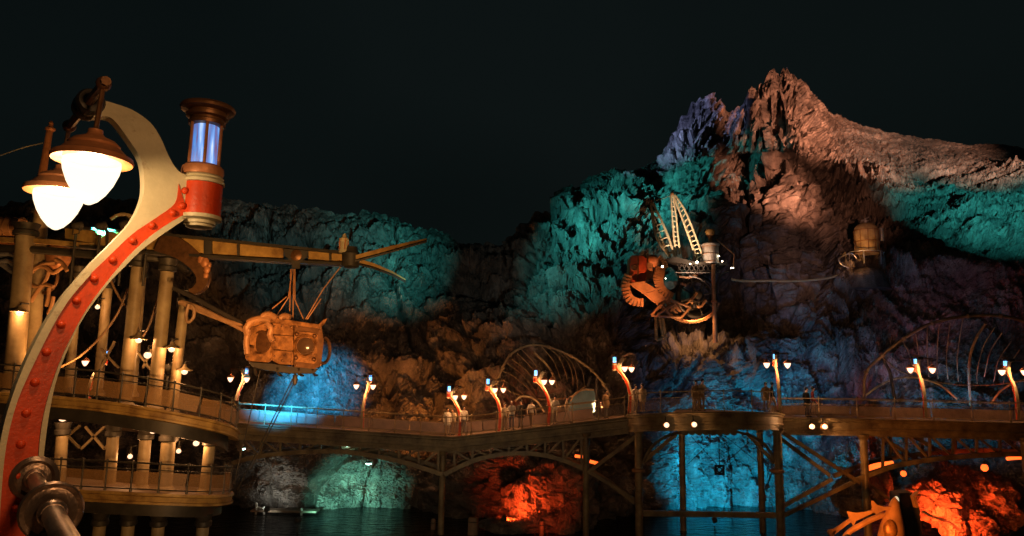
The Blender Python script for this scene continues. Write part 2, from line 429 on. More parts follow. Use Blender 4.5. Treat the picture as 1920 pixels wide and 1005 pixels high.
def disp_mountain(p, PX, PY, S):
    cone = sstep(330, 270, PY) * sstep(1200, 1260, PX)                       # the upper cone
    cliff = sstep(380, 420, PY) * sstep(1150, 1230, PX) * sstep(1740, 1660, PX)   # columnar slabs
    flank = sstep(1280, 1200, PX) * sstep(1000, 1040, PX * 0 + 1040)             # left flank
    hill = sstep(1630, 1700, PX) * sstep(460, 430, PY)
    edge = 1 - .6 * sstep(.93, 1, S)
    warp = np.stack([fbm(p * .12, 3, 5), fbm(p * .12, 3, 25), fbm(p * .12, 3, 45)], -1)
    h = 2.0 * fbm(p * .075, 3, 1) * (1 - .5 * cone) + (.65 * ridged(p * .2 + warp * .3, 4, 11) + .5 * fbm(p * .3, 4, 17)) * (1 - .45 * cone - .55 * hill) - .4
    # columnar slabs with deep crevices between them
    q = (p + warp * .7 + .25 * fbm(p * .8, 3, 19)[..., None]) * np.array([.36, .22, .12])
    d1, d2, cid = worley(q, 3)
    slab = (cid - .5) * 1.8 + .9 * np.minimum(d2 - d1, .22) / .22 - .8
    h = h + cliff * slab * (1 - .75 * cone)
    # craggy blocks on the flank
    q = (p + warp * 1.2 + .25 * fbm(p * .8, 3, 39)[..., None]) @ np.array([[.9, 0, .45], [0, 1, 0], [-.45, 0, .9]]) * np.array([.2, .3, .55])
    d1, d2, cid = worley(q, 31)
    h = h + flank * ((cid - .5) * 1.5 + .9 * np.minimum(d2 - d1, .3) / .3 - .5)
    q = (p + warp + .2 * fbm(p * 1.3, 2, 59)[..., None]) * np.array([.85, .6, .7]); d1, d2, cid = worley(q, 61)
    e1, e2, eid = worley(q * 2.3 + 5, 65)
    blk = (cid - .5) * .8 + .35 * np.minimum(d2 - d1, .2) / .2 + (eid - .5) * .42 + .16 * np.minimum(e2 - e1, .2) / .2
    h = h + blk * (.7 * flank + .5 * cliff + .16) * (1 - .7 * cone) * (1 - .6 * hill)
    # gullies running down from the two summits
    ax_, az_ = 1455.0, 60.0
    ang = np.arctan2(PX - ax_, PY - az_); rr = np.hypot(PX - ax_, PY - az_)
    g = np.stack([ang * 21, rr * .005, ang * 0], -1) + .35 * fbm(p * .15, 3, 90)[..., None]
    h = h + cone * (1.2 * ridged(g, 3, 91) - .55) + cone * .45 * ridged(g * np.array([2.8, 3.5, 1]), 2, 95)
    h = h + sstep(430, 360, PY) * (1 - cone) * sstep(1250, 1330, PX) * (1 - hill) * (.9 * ridged(g * 1.3 + 4, 3, 99) + .6 * fbm(p * .5, 3, 98))
    h = h + hill * (.9 * fbm(p * np.array([.12, .12, .3]), 4, 120) + .35 * ridged(p * np.array([.3, .3, .6]) + warp, 3, 123))
    h = h + .36 * fbm(p * .9, 4, 150) + .15 * ridged(p * 2.2, 2, 160) + .07 * np.random.RandomState(3).randn(*PX.shape) * np.clip(p[..., 1] / 90, .5, 1.4)
    h = h * (1 - .5 * sstep(1530, 1620, PX) * sstep(345, 300, PY))
    lat = np.zeros_like(p)
    return h * edge, lat
def disp_ridge(p, PX, PY, S):
    warp = np.stack([fbm(p * .12, 3, 205), fbm(p * .12, 3, 225), fbm(p * .12, 3, 245)], -1)
    edge = 1 - .6 * sstep(.93, 1, S)
    up = sstep(580, 520, PY)
    h = 1.5 * fbm(p * .08, 3, 201) + .55 * ridged(p * np.array([.2, .2, .12]) + warp * .3, 4, 211) + .5 * fbm(p * .3, 4, 217) - .3
    q = (p + warp * .7 + .25 * fbm(p * .8, 3, 219)[..., None]) * np.array([.42, .3, .14]); d1, d2, cid = worley(q, 203)
    e1, e2, eid = worley((p + warp) * np.array([1.3, .8, 1.1]), 208)
    h = h + (.4 + .6 * up) * ((eid - .5) * .42 + .2 * np.minimum(e2 - e1, .2) / .2)
    h = h + (.35 + .65 * up) * ((cid - .5) * 1.1 + .7 * np.minimum(d2 - d1, .22) / .22 - .5)
    # layered ledges below
    lay = p[..., 2:3] * .9 + warp[..., :1] * 1.2 + p[..., :1] * .06
    st = vnoise(np.concatenate([lay, p[..., :1] * .07, p[..., 1:2] * .07], -1), 260)
    h = h + (1 - up) * .8 * st
    # a few long cracks in the lower face
    q = (p + warp * 2.5) * np.array([.16, .1, .06]); d1, d2, cid = worley(q, 273)
    h = h - 1.1 * (1 - sstep(0, .07, d2 - d1))
    h = h + .28 * fbm(p * .9, 4, 250) + .12 * ridged(p * 2.2, 2, 261) + .05 * np.random.RandomState(4).randn(*PX.shape)
    return h * edge, np.zeros_like(p)

mountain, MPOS = build_sheet('mountain', MSIL, MCOL, 800, 2400, 760, 470, ROCK, disp_mountain)
tag(mountain, 'jagged twin-peaked volcanic mountain of bare rock under coloured floodlights', kind='structure')
ridge, RPOS = build_sheet('crater_ridge', LSIL, LCOL, -300, 1000, 560, 380, ROCK2, disp_ridge)
tag(ridge, 'lower rock ridge of the crater wall behind the hanging pod', kind='structure')

WATER_Z = -7.4
wm = bpy.data.materials.new('dark_water'); wm.use_nodes = True
t = wm.node_tree; b = t.nodes['Principled BSDF']
b.inputs['Base Color'].default_value = (.002, .004, .005, 1); b.inputs['Roughness'].default_value = .06; b.inputs['IOR'].default_value = 1.33
tc = t.nodes.new('ShaderNodeTexCoord'); n = t.nodes.new('ShaderNodeTexNoise'); n.inputs['Scale'].default_value = 1.3; n.inputs['Detail'].default_value = 5
mp = t.nodes.new('ShaderNodeMapping'); mp.inputs['Scale'].default_value = (1, 1.7, 1)
bp = t.nodes.new('ShaderNodeBump'); bp.inputs['Strength'].default_value = .9; bp.inputs['Distance'].default_value = .3; b.inputs['Specular IOR Level'].default_value = .3
t.links.new(tc.outputs['Object'], mp.inputs[0]); t.links.new(mp.outputs[0], n.inputs['Vector']); t.links.new(n.outputs[0], bp.inputs['Height']); t.links.new(bp.outputs[0], b.inputs['Normal'])
wmb = MB().add([(-160, -40, WATER_Z), (160, -40, WATER_Z), (160, 260, WATER_Z), (-160, 260, WATER_Z)], [(0, 1, 2, 3)])
tag(wmb.build('water', wm, angle=0), 'black rippled lagoon water under the bridge', kind='structure')

def rock_at(px, py):
    """real distance of the built rock face along a pixel of the mountain sheet (nearest grid point)"""
    best = None
    for pos in (MPOS, RPOS):
        q = (pos.reshape(-1, 3) - np.array([0, 0, 1.6])) @ RN
        u = q[:, 0] / -q[:, 2] * F + W / 2; v = H / 2 - q[:, 1] / -q[:, 2] * F
        e = (u - px) ** 2 + (v - py) ** 2
        k = np.where(e < max(16, e.min() + 4))[0]
        if e.min() > 400: continue
        d = pos.reshape(-1, 3)[k, 1].min()
        best = d if best is None else min(best, d)
    return float(best)
# ------------------------------------------------------------------ floodlights
FL_BODY = None
def flood(src, dst, color, L, cone, blend=.6, label='', radius=.3, body=True, post=0.0, alb=.22):
    """a box floodlight with yoke and lens at src aimed at dst; L: wanted radiance of the lit rock"""
    src, dst = V(src), V(dst); d = (dst - src); r = d.length; d.normalize()
    lt = bpy.data.lights.new('flood_beam', 'SPOT'); lt.color = color; lt.spot_size = rad(cone); lt.spot_blend = blend
    lt.energy = 4 * math.pi * r * r * math.pi * L / alb; lt.shadow_soft_size = radius
    root = thing('floodlight', src, label, 'floodlight', 'floodlights on the rock')
    lo = bpy.data.objects.new('beam', lt); col.objects.link(lo); lo.parent = root
    lo.location = d * .06
    lo.rotation_mode = 'QUATERNION'; lo.rotation_quaternion = d.to_track_quat('-Z', 'Y')
    m = MB(); m.lathe(src - d * .30, [(.06, 0), (.13, .05), (.15, .2), (.19, .33), (.165, .33), (.14, .22), (.02, .2)], 14, axis=d)
    m.build('housing', M['iron'], root)
    m = MB(); s_ = d.cross(UP).normalized() * .21
    base = src - V((0, 0, .32)) - d * .12
    m.tube([src - d * .12 + s_, base + s_, base - s_, src - d * .12 - s_], .018, 6)
    m.build('yoke', M['iron'], root)
    if post:
        MB().tube([base, base - V((0, 0, post))], .05, 8).build('stand', M['iron'], root)
    return root
TEAL = (.07, 1, .97); CYAN = (.01, .55, 1); ORNG = (1, .38, .21); RED = (1, .07, .01); VIO = (.42, .45, 1); WARM = (1, .42, .12); BLUE = (.05, .38, 1)
def PR(px, py, off=0):
    return P(px, py, rock_at(px, py) + off)
# ------------------------------------------------------------------ footbridge
# front edge of the deck (top of the cornice): px, py, distance
EDGE = [(300, 782, 45), (440, 792, 45), (650, 806, 45.5), (850, 819, 46), (1015, 800, 45.2), (1178, 781, 44.4)]
BULGE = [(1178, 778, 44.2), (1192, 776, 42.4), (1240, 774, 41.2), (1320, 772, 40.8), (1400, 772, 41.2), (1450, 773, 42.2), (1466, 776, 43.6)]
EDGE2 = [(1466, 783, 43.8), (1620, 785, 43.2), (1780, 789, 42.8), (1960, 794, 42.4), (2200, 802, 42)]
bridge = thing('footbridge', P(850, 960, 46), 'long iron arch footbridge with railings winding in front of the rock wall', 'footbridge')
def arc_pts(pts, step):
    """points every step metres along a polyline"""
    pts = [V(p) for p in pts]; out = [pts[0]]; acc = 0
    for a, b_ in zip(pts, pts[1:]):
        L_ = (b_ - a).length; t_ = step - acc
        while t_ < L_:
            out.append(a.lerp(b_, t_ / L_)); t_ += step
        acc = (acc + L_) % step
    return out
def perp(pts, i):
    a = pts[max(0, i - 1)]; b_ = pts[min(len(pts) - 1, i + 1)]
    d = (b_ - a); d.z = 0; d.normalize()
    n_ = V((-d.y, d.x, 0))
    return n_ if n_.y > 0 else -n_          # towards the rock
def deck_run(edge, width=3.4, smooth=False):
    pts = PP(edge)
    if smooth: pts = smooth_path(pts, 4)
    # moulded cornice and fascia: (outward, down) profile
    prof = [(0.0, 0.0), (-.16, 0.0), (-.18, -.07), (-.10, -.12), (-.10, -.20), (-.04, -.26), (-.02, -.52), (-.07, -.55), (-.07, -.64), (.0, -.68), (.02, -.88), (-.03, -.90), (-.03, -.98), (.25, -.98), (.25, -.1)]
    rings = []
    for i, p in enumerate(pts):
        n_ = perp(pts, i)
        rings.append([p + n_ * a + UP * b_ for a, b_ in prof])
    MB().loft(rings).build('fascia', M['olive'], bridge, angle=25)
    m = MB()
    rings = [[p + perp(pts, i) * .251 + UP * -.02, p + perp(pts, i) * width + UP * -.02, p + perp(pts, i) * width + UP * -.35, p + perp(pts, i) * .251 + UP * -.35] for i, p in enumerate(pts)]
    m.loft(rings).build('deck', M['deck'], bridge)
    return pts
run1 = deck_run(EDGE); run2 = deck_run(BULGE, 4.6, True); run3 = deck_run(EDGE2)
RAILH = 1.12
def railing(pts, step, off=.06, back=False):
    posts = arc_pts(pts, step)
    prof_p = [(.05, 0), (.05, .08), (.028, .12), (.028, .5), (.04, .53), (.028, .56), (.028, RAILH), (.05, RAILH + .03), (.045, RAILH + .08), (.0, RAILH + .12)]
    base = MB().lathe((0, 0, 0), prof_p, 8).mesh('post', M['column'])
    pp = []
    for i, q in enumerate(posts):
        p = q + perp(posts, i) * off; pp.append(p)
        ob = bpy.data.objects.new('post', base); col.objects.link(ob); ob.parent = bridge; ob.location = p - bridge.location
    for hgt, r in ((RAILH, .034), (.80, .02), (.14, .024)):
        MB().tube([p + UP * hgt for p in pp], r, 6).build('rail', M['column'], bridge)
    return pp
rail1 = railing(run1, 1.55); rail2 = railing(run2, 1.75); rail3 = railing(run3, 2.1)
# woven mesh infill between the posts, one panel each
def mesh_material():
    m = bpy.data.materials.new('wire_mesh'); m.use_nodes = True
    t = m.node_tree; b = t.nodes['Principled BSDF']; N = t.nodes.new; L = t.links.new
    b.inputs['Base Color'].default_value = (.30, .22, .18, 1); b.inputs['Metallic'].default_value = .2; b.inputs['Roughness'].default_value = .5
    b.inputs['Alpha'].default_value = .16
    return m
WIRE = mesh_material()
def infill(pp):
    for a, b_ in zip(pp, pp[1:]):
        d = (b_ - a).normalized() * .06
        m = MB(); m.beam(a + d + UP * .45, b_ - d + UP * .45, .012, .58)
        m.build('mesh_panel', WIRE, bridge, angle=0)
infill(rail1); infill(rail2); infill(rail3)
# parapet at the back of the deck, panelled
def parapet(pts, width, step):
    q = [p + perp(pts, i) * (width - .1) for i, p in enumerate(pts)]
    q = arc_pts(q, step)
    for a, b_ in zip(q, q[1:]):
        m = MB(); d = (b_ - a).normalized() * .04
        m.beam(a + d + UP * .31, b_ - d + UP * .31, .06, .62)
        m.build('parapet_panel', M['panel'], bridge, angle=0)
    MB().tube([p + UP * 1.0 for p in q], .03, 6).build('back_rail', M['olive'], bridge)
parapet(run1, 3.4, 2.4); parapet(run2, 4.6, 2.4); parapet(run3, 3.4, 2.4)

def col_tube(px, py0, d, r, py1=None, collars=(), z1=WATER_Z - .5, mt='olive', name='column'):
    top = P(px, py0, d); bot = V((top.x, top.y, z1)) if py1 is None else P(px, py1, d)
    m = MB(); m.tube([bot, top], r, 12)
    c = m.build(name, M[mt], bridge)
    m2 = MB(); m2.lathe(top - UP * .25, [(r * 1.02, 0), (r * 1.5, .12), (r * 1.6, .25)], 12); m2.build('capital', M[mt], c)
    for py in collars:
        k = P(px, py, d); m3 = MB(); m3.lathe(k - UP * .12, [(r, 0), (r * 1.7, .05), (r * 1.7, .19), (r, .24)], 12); m3.build('collar', M['tan'], c)
    return c
col_tube(831, 846, 46.1, .19)
col_tube(1099, 812, 44.9, .19)
col_tube(1197, 804, 43.2, .22, collars=(882,))
col_tube(1457, 802, 43.0, .24, collars=(883,))
col_tube(1618, 815, 43.4, .22)
col_tube(1278, 802, 48.5, .20); col_tube(1424, 802, 48.5, .20)
col_tube(1920, 820, 42.6, .2)
def arch(pts, d, w=.22, h=.26, name='arch_rib', back=2.6):
    q = smooth_path(PP(pts, d), 5)
    for off in (0.12, back):
        m = MB()
        rings = []
        for i, p in enumerate(q):
            a = q[max(0, i - 1)]; b_ = q[min(len(q) - 1, i + 1)]
            t_ = (b_ - a).normalized(); n_ = V((0, 1, 0)); u = t_.cross(n_).normalized()
            if u.z < 0: u = -u
            c = p + V((0, off, 0))
            rings.append([c - n_ * w / 2 - u * h / 2, c + n_ * w / 2 - u * h / 2, c + n_ * w / 2 + u * h / 2, c - n_ * w / 2 + u * h / 2])
        m.loft(rings).build(name, M['olive'], bridge)
    return q
A1 = [(434, 869), (470, 859), (520, 851), (580, 847), (640, 847), (700, 855), (760, 868), (800, 880), (829, 890)]
A2 = [(833, 890), (860, 876), (900, 860), (950, 851), (1000, 851), (1050, 861), (1100, 882), (1150, 912), (1192, 944)]
arch(A1, 45.7); arch(A2, 45.4)
A3 = [(1600, 903), (1640, 887), (1680, 874), (1740, 863), (1800, 857), (1860, 853), (1920, 852), (1985, 856)]
arch(A3, 43.2)
def truss(apts, d, x0, x1, step, run_edge, dirn):
    """verticals and diagonals between the deck and an arch"""
    xs = np.arange(x0, x1 + 1, step)
    for i, x in enumerate(xs):
        yt = interp([(e[0], e[1]) for e in run_edge], x) + 27; yb = interp(apts, x)
        if yb - yt < 6: continue
        MB().beam(P(x, yt, d + .25), P(x, yb, d + .25), .13, .13, up=V((0, 1, 0))).build('vertical', M['olive'], bridge, angle=0)
        if i + 1 < len(xs):
            x2 = xs[i + 1]; yt2 = interp([(e[0], e[1]) for e in run_edge], x2) + 27; yb2 = interp(apts, x2)
            k = dirn if isinstance(dirn, int) else (1 if x < dirn[0] else -1)
            if k > 0: a, b_ = P(x, yt, d + .3), P(x2, yb2, d + .3)
            else: a, b_ = P(x, yb, d + .3), P(x2, yt2, d + .3)
            MB().beam(a, b_, .11, .12, up=V((0, 1, 0))).build('diagonal', M['olive'], bridge, angle=0)
truss(A1, 45.7, 452, 829, 37, EDGE, (560, 0))
truss(A2, 45.3, 852, 1095, 34, EDGE, (950, 0))
truss(A3, 43.2, 1655, 1960, 44, EDGE2, 1)
def brace(a, b_, d1, d2=None, w=.2, h=.22, name='brace', mt='olive'):
    MB().beam(P(a[0], a[1], d1), P(b_[0], b_[1], d2 or d1), w, h, up=V((0, 1, 0))).build(name, M[mt], bridge, angle=0)
brace((1196, 962), (1457, 966), 45, w=.3, h=.32, name='tie_beam')
brace((1470, 813), (1545, 862), 43.2); brace((1545, 862), (1612, 905), 43.2)
brace((1463, 822), (1556, 892), 44.5); brace((1560, 898), (1462, 952), 44.2); brace((1616, 896), (1470, 966), 43.6)
brace((1102, 886), (1192, 818), 44.3); brace((1203, 868), (1268, 814), 46); brace((1452, 868), (1400, 812), 46)
brace((1108, 884), (1192, 938), 44.3, w=.16)
brace((1625, 905), (1700, 960), 43.6, w=.14)
brace((1640, 812), (1720, 862), 45.6); brace((1700, 812), (1780, 856), 45.6)
for x in (1668, 1728, 1790): brace((x, 812), (x, 858), 45.8, w=.18, h=.18, name='vertical')
# wind rods in front of the lit cave
for a, b_ in (((1296, 818), (1345, 872)), ((1345, 818), (1290, 870)), ((1360, 818), (1420, 866)), ((1415, 820), (1360, 868))):
    MB().tube([P(a[0], a[1], 48.7), P(b_[0], b_[1], 48.7)], .025, 5).build('rod', M['iron'], bridge)
# curved knee brackets under the bulge
for pts in ([(1206, 866), (1222, 838), (1250, 818), (1290, 808)], [(1452, 862), (1436, 836), (1410, 818), (1376, 808)]):
    MB().tube(smooth_path(PP(pts, 43.2), 4), .09, 6).build('knee_bracket', M['olive'], bridge)
# scalloped valance under the fascia of the bulge
for i in range(8):
    x = 1284 + i * 13
    MB().lathe(P(x, 809, 42.6), [(.02, 0), (.22, .02), (.22, .08), (.02, .1)], 10, axis=V((0, -1, 0))).build('scallop', M['olive'], bridge)

# lamps under the fascia
def globe_lamp(px, py, d, label, strength):
    c = P(px, py, d); r = thing('bulkhead_lamp', c + V((0, .12, .12)), label, 'lamp', 'round lamps under the walkway')
    MB().lathe(c + V((0, .22, 0)), [(.16, 0), (.2, .03), (.2, .10), (.15, .14)], 12, axis=V((0, -1, 0))).build('shroud', M['bronze'], r)
    MB().ball(c, .14, 12).build('bulb', strength, r); bulb_light(r, V((0, -.12, -.12)), (1, .45, .17), 150 if strength is BULB else 40, .03)
    MB().tube([c + V((0, .2, .1)), c + V((0, .3, .45))], .03, 6).build('bracket', M['iron'], r)
BULB = frosted('warm_bulb', (1, .5, .27), 3.6); BULB_W = frosted('white_bulb', (1, .68, .45), 2.2)
globe_lamp(1250, 797, 40.6, 'left of the two lamps under the curved walkway bulge', BULB_W)
globe_lamp(1302, 796, 40.4, 'right of the two lamps under the curved walkway bulge', BULB_W)
globe_lamp(1523, 800, 43, 'left of the paired bright lamps on the straight fascia', BULB)
globe_lamp(1547, 800, 43, 'right of the paired bright lamps on the straight fascia', BULB)
GREENW = emit('greenish_bulb', (.55, 1, .85), 14)
for (x, y, d, lb) in ((651, 835, 48, 'small greenish lamp among the truss bars of the long arch'), (691, 869, 49, 'small pale lamp hanging under the long arch'), (455, 841, 48, 'tiny greenish lamp at the tower end of the arch')):
    c = P(x, y, d); r = thing('work_lamp', c, lb, 'lamp')
    MB().ball(c, .13, 10, 1.4, 1, .7).build('bulb', GREENW, r)
    MB().lathe(c + UP * .02, [(.2, 0), (.16, .08), (.04, .14)], 10).build('hood', M['iron'], r)
    MB().tube([c + UP * .1, c + UP * (1.2 if y > 850 else .5)], .015, 5).build('cord', M['iron'], r)

# pilings standing in the water, little landing
for (x, d, h_, lb) in ((887, 46.2, .9, 'thick pale timber piling standing in the water below the kink'), (812, 47.5, .55, 'thin timber piling left of the kink pier'), (1016, 46, .8, 'thin piling in front of the red glowing rocks')):
    b_ = P(x, 990, d); b_.z = WATER_Z - .6
    r = thing('piling', b_, lb, 'piling')
    w = .32 if h_ > .85 else .14
    MB().lathe(b_, [(w, 0), (w * 1.02, h_ * .5), (w * .97, h_ + .6), (w * .8, h_ + .68)], 10).build('shaft', M['wood'], r)
    MB().torus(b_ + UP * (h_ + .45), UP, w * 1.02, .03, 12, 6).build('band', M['iron'], r)
ld = P(497, 948, 52); ld.z = WATER_Z
r = thing('landing_stage', ld, 'small pale landing stage at the waterline under the long arch', 'landing')
MB().box(ld + V((1.4, 0, .22)), (4.4, 1.0, .12)).build('platform', M['wood'], r)
for dx, h_ in ((-.45, .75), (.1, .5), (2.6, .45)): MB().lathe(ld + V((dx, -.4, -.6)), [(.07, 0), (.07, h_ + .45), (.1, h_ + .5), (.08, h_ + .6), (0, h_ + .62)], 8).build('bollard', M['white'], r)
MB().tube([ld + V((-.45, -.4, .5)), ld + V((.1, -.4, .38))], .03, 6).build('rail', M['white'], r)

# black square light frame in front of the cyan cave
fr = P(1349, 881, 49); r = thing('square_sign', fr, 'square black sign frame with a pale ring in the cyan cave', 'sign')
for dx, dz, sx, sz in ((-.25, 0, .14, .64), (.25, 0, .14, .64), (0, .25, .36, .14), (0, -.25, .36, .14)):
    MB().box(fr + V((dx, 0, dz)), (sx, .1, sz)).build('frame_bar', M['darkwheel'], r)
MB().torus(fr, V((0, 1, 0)), .15, .045, 20, 8).build('ring', M['darkwheel'], r)
MB().tube([fr + UP * .3, fr + UP * 2.0], .03, 6).build('hanger', M['darkwheel'], r)
# ------------------------------------------------------------------ lamp posts: one design, near and far
PHI = math.atan2(.65, .76)
LC = V((-3.32, 5.70, 0))                       # foot of the plumb line under the arm's end
ET = V((math.cos(PHI), math.sin(PHI), 0)); EN = V((-ET.y, ET.x, 0))
LBASE = LC - ET * .42                          # foot of the post
def lp(px, py):
    """pixel -> (x, z) in the lamp's own plane, origin at its foot"""
    v = ray(px, py); k = (LBASE - EYE).dot(EN) / v.dot(EN); q = EYE + v * k - LBASE
    return q.dot(ET), q.z
def lp3(px, py, y): x, z = lp(px, py); return V((x, y, z))
INNER = [(173, 222), (193, 221), (211, 228), (239, 265), (261, 301), (267, 341), (263, 377), (243, 417), (207, 456), (167, 496), (139, 528), (116, 555), (96, 584), (75, 618), (45, 678), (20, 742), (3, 800), (-9, 870), (-17, 960), (-22, 1060), (-24, 1100)]
LOWER = [(74, 1100), (74, 1060), (75, 960), (77, 872), (81, 827), (90, 765), (103, 708), (126, 648), (156, 590), (201, 530), (223, 508), (259, 472), (302, 440), (338, 416), (350, 408)]
OUTER = [(352, 336), (346, 331), (336, 326), (326, 317), (312, 293), (298, 261), (279, 233), (247, 210), (215, 198), (190, 192), (172, 196)]
REDL = [(331, 347), (327, 377), (314, 393), (279, 417), (243, 442), (203, 480), (166, 516), (131, 556), (110, 587), (90, 622), (60, 682), (31, 747), (13, 812), (4, 870), (-3, 960), (-8, 1060), (-9, 1098)]
REDR = [(64, 1098), (64, 1060), (65, 960), (68, 866), (73, 806), (86, 745), (108, 680), (134, 625), (164, 573), (214, 508), (255, 464), (295, 432), (334, 408), (348, 402)]
def smooth2(pts, n=4):
    return [(q.x, q.y) for q in smooth_path([V((a, b_, 0)) for a, b_ in pts], n)]
lamp = thing('lamp_post', LBASE, 'tall orange and cream arching lamp post with two glowing pendant globes, nearest the viewer', 'lamp post', 'arched lamp posts')
lamp.rotation_euler = (0, 0, PHI)
def lbuild(m, name, mt, parent=lamp, angle=35): return m.build(name, mt, parent, angle, world=False)
si, sl, so = smooth2(INNER), smooth2(LOWER), smooth2(OUTER)
full = si + sl + so
m = MB(); m.prism([lp3(a, b_, -.05) for a, b_ in full], [lp3(a, b_, .07) for a, b_ in full]); lbuild(m, 'post', M['cream'])
red = smooth2(REDL) + smooth2(REDR)
m = MB(); m.prism([lp3(a, b_, -.058) for a, b_ in red], [lp3(a, b_, -.045) for a, b_ in red]); web = lbuild(m, 'web_panel', M['orange'])
m = MB(); m.prism([lp3(a, b_, .078) for a, b_ in red], [lp3(a, b_, .065) for a, b_ in red]); lbuild(m, 'web_panel', M['orange'])
# raised flanges along both edges of the orange web
def ribbon(e0, e1, name):
    n_ = 40
    def res(e):
        q = [V((a, b_, 0)) for a, b_ in e]; L_ = [0]
        for a, b_ in zip(q, q[1:]): L_.append(L_[-1] + (b_ - a).length)
        t_ = np.linspace(0, L_[-1], n_); return list(zip(np.interp(t_, L_, [p.x for p in q]), np.interp(t_, L_, [p.y for p in q])))
    a, b_ = res(e0), res(e1)
    rings = [[lp3(*a[i], -.088), lp3(*b_[i], -.088), lp3(*b_[i], -.03), lp3(*a[i], -.03)] for i in range(n_)]
    m = MB(); m.loft(rings); lbuild(m, name, M['cream'], angle=50)
ribbon(smooth2(LOWER[:-1]), smooth2(REDR[:-1]), 'flange')
edge_l = smooth2(INNER[9:]); red_l = smooth2(REDL[6:]);
ribbon(edge_l, red_l, 'flange')
riv = [(173.4, 524), (140.7, 565), (111.6, 609.6), (84.4, 660.8), (62.8, 717), (46.7, 774), (36.7, 832), (343, 360), (338, 388), (320, 401.5), (281, 425), (245, 453), (208, 489), (30, 890), (29, 950)]
rm = None
for px, py in riv:
    p = lp3(px, py, -.058)
    if rm is None:
        m = MB(); m.lathe((0, 0, 0), [(.032, 0), (.030, .012), (.022, .024), (.009, .031), (0, .032)], 12, axis=V((0, -1, 0))); rm = m.mesh('rivet', M['orange'])
    o = bpy.data.objects.new('rivet', rm); col.objects.link(o); o.parent = lamp; o.location = p
# orange sleeve that carries the lantern
sx, sz0 = lp(376, 405); _, sz1 = lp(376, 346)
SL = V((sx, .01, 0))
m = MB(); m.lathe(SL + UP * sz0, [(.165, 0), (.165, sz1 - sz0)], 24); sleeve = lbuild(m, 'sleeve', M['orange'])
ztop = lp(376, 333)[1]
m = MB(); m.lathe(SL + UP * (sz1 - .001), [(.10, 0), (.178, .005), (.178, .03), (.16, .05), (.17, ztop - sz1), (.15, ztop - sz1 + .02)], 24); lbuild(m, 'collar', M['cream'])
m = MB(); m.lathe(SL + UP * (sz0 + .001), [(.10, 0), (.175, -.004), (.175, -.035), (.13, -.05), (.13, -.075), (.11, -.08), (.11, -.1), (.07, -.11)], 24); lbuild(m, 'lower_collar', M['cream'])
# lantern
lx, lz0 = lp(381, 324); _, lz1 = lp(390, 232); _, lz2 = lp(392, 200)
LN = V((lx, 0.01, 0)); hgt = lz1 - lz0
m = MB(); m.lathe(LN + UP * lz0, [(.12, -.03), (.165, -.03), (.175, 0), (.17, .04), (.15, .06), (.10, .06)], 24); lbuild(m, 'lantern_base', M['rust_rim'])
def lantern_glass():
    m = bpy.data.materials.new('lantern_glass'); m.use_nodes = True
    t = m.node_tree; b = t.nodes['Principled BSDF']; N = t.nodes.new; L = t.links.new
    b.inputs['Base Color'].default_value = (.30, .36, .5, 1); b.inputs['Roughness'].default_value = .12
    tc = N('ShaderNodeTexCoord'); mp = N('ShaderNodeMapping'); mp.inputs['Scale'].default_value = (9, 9, 1.1)
    n = N('ShaderNodeTexNoise'); n.inputs['Scale'].default_value = 2.2; n.inputs['Detail'].default_value = 3
    r = N('ShaderNodeValToRGB'); e = r.color_ramp.elements
    e[0].position = .30; e[0].color = (.12, .05, .16, 1); e[1].position = .74; e[1].color = (.75, .85, 1, 1)
    k = e.new(.48); k.color = (.05, .22, .62, 1)
    k = e.new(.60); k.color = (.20, .42, .9, 1)
    L(tc.outputs['Object'], mp.inputs[0]); L(mp.outputs[0], n.inputs['Vector']); L(n.outputs[0], r.inputs[0]); L(r.outputs[0], b.inputs['Emission Color'])
    b.inputs['Emission Strength'].default_value = 1.15
    return m
LGLASS = lantern_glass()
m = MB(); m.lathe(LN + UP * (lz0 + .05), [(.105, 0), (.105, hgt - .06)], 24); lbuild(m, 'lantern_glass', LGLASS)
for k in range(6):
    a = k * math.pi / 3 + .25; q = LN + V((math.cos(a) * .135, math.sin(a) * .135, 0))
    m = MB(); m.tube([q + UP * (lz0 + .02), q + UP * (lz1 + .01)], .014, 6); lbuild(m, 'lantern_bar', M['rust_rim'])
H2 = lz2 - lz1
m = MB(); m.lathe(LN + UP * lz1, [(.10, -.03), (.15, -.02), (.155, .01), (.14, .02), (.14, H2 * .25), (.175, H2 * .32), (.18, H2 * .46), (.155, H2 * .52), (.155, H2 * .64), (.222, H2 * .72), (.232, H2 * .86), (.222, H2 * .98), (.18, H2 * 1.04), (.06, H2 * 1.14), (0.0, H2 * 1.16)], 28); lbuild(m, 'lantern_cap', M['bronze'])
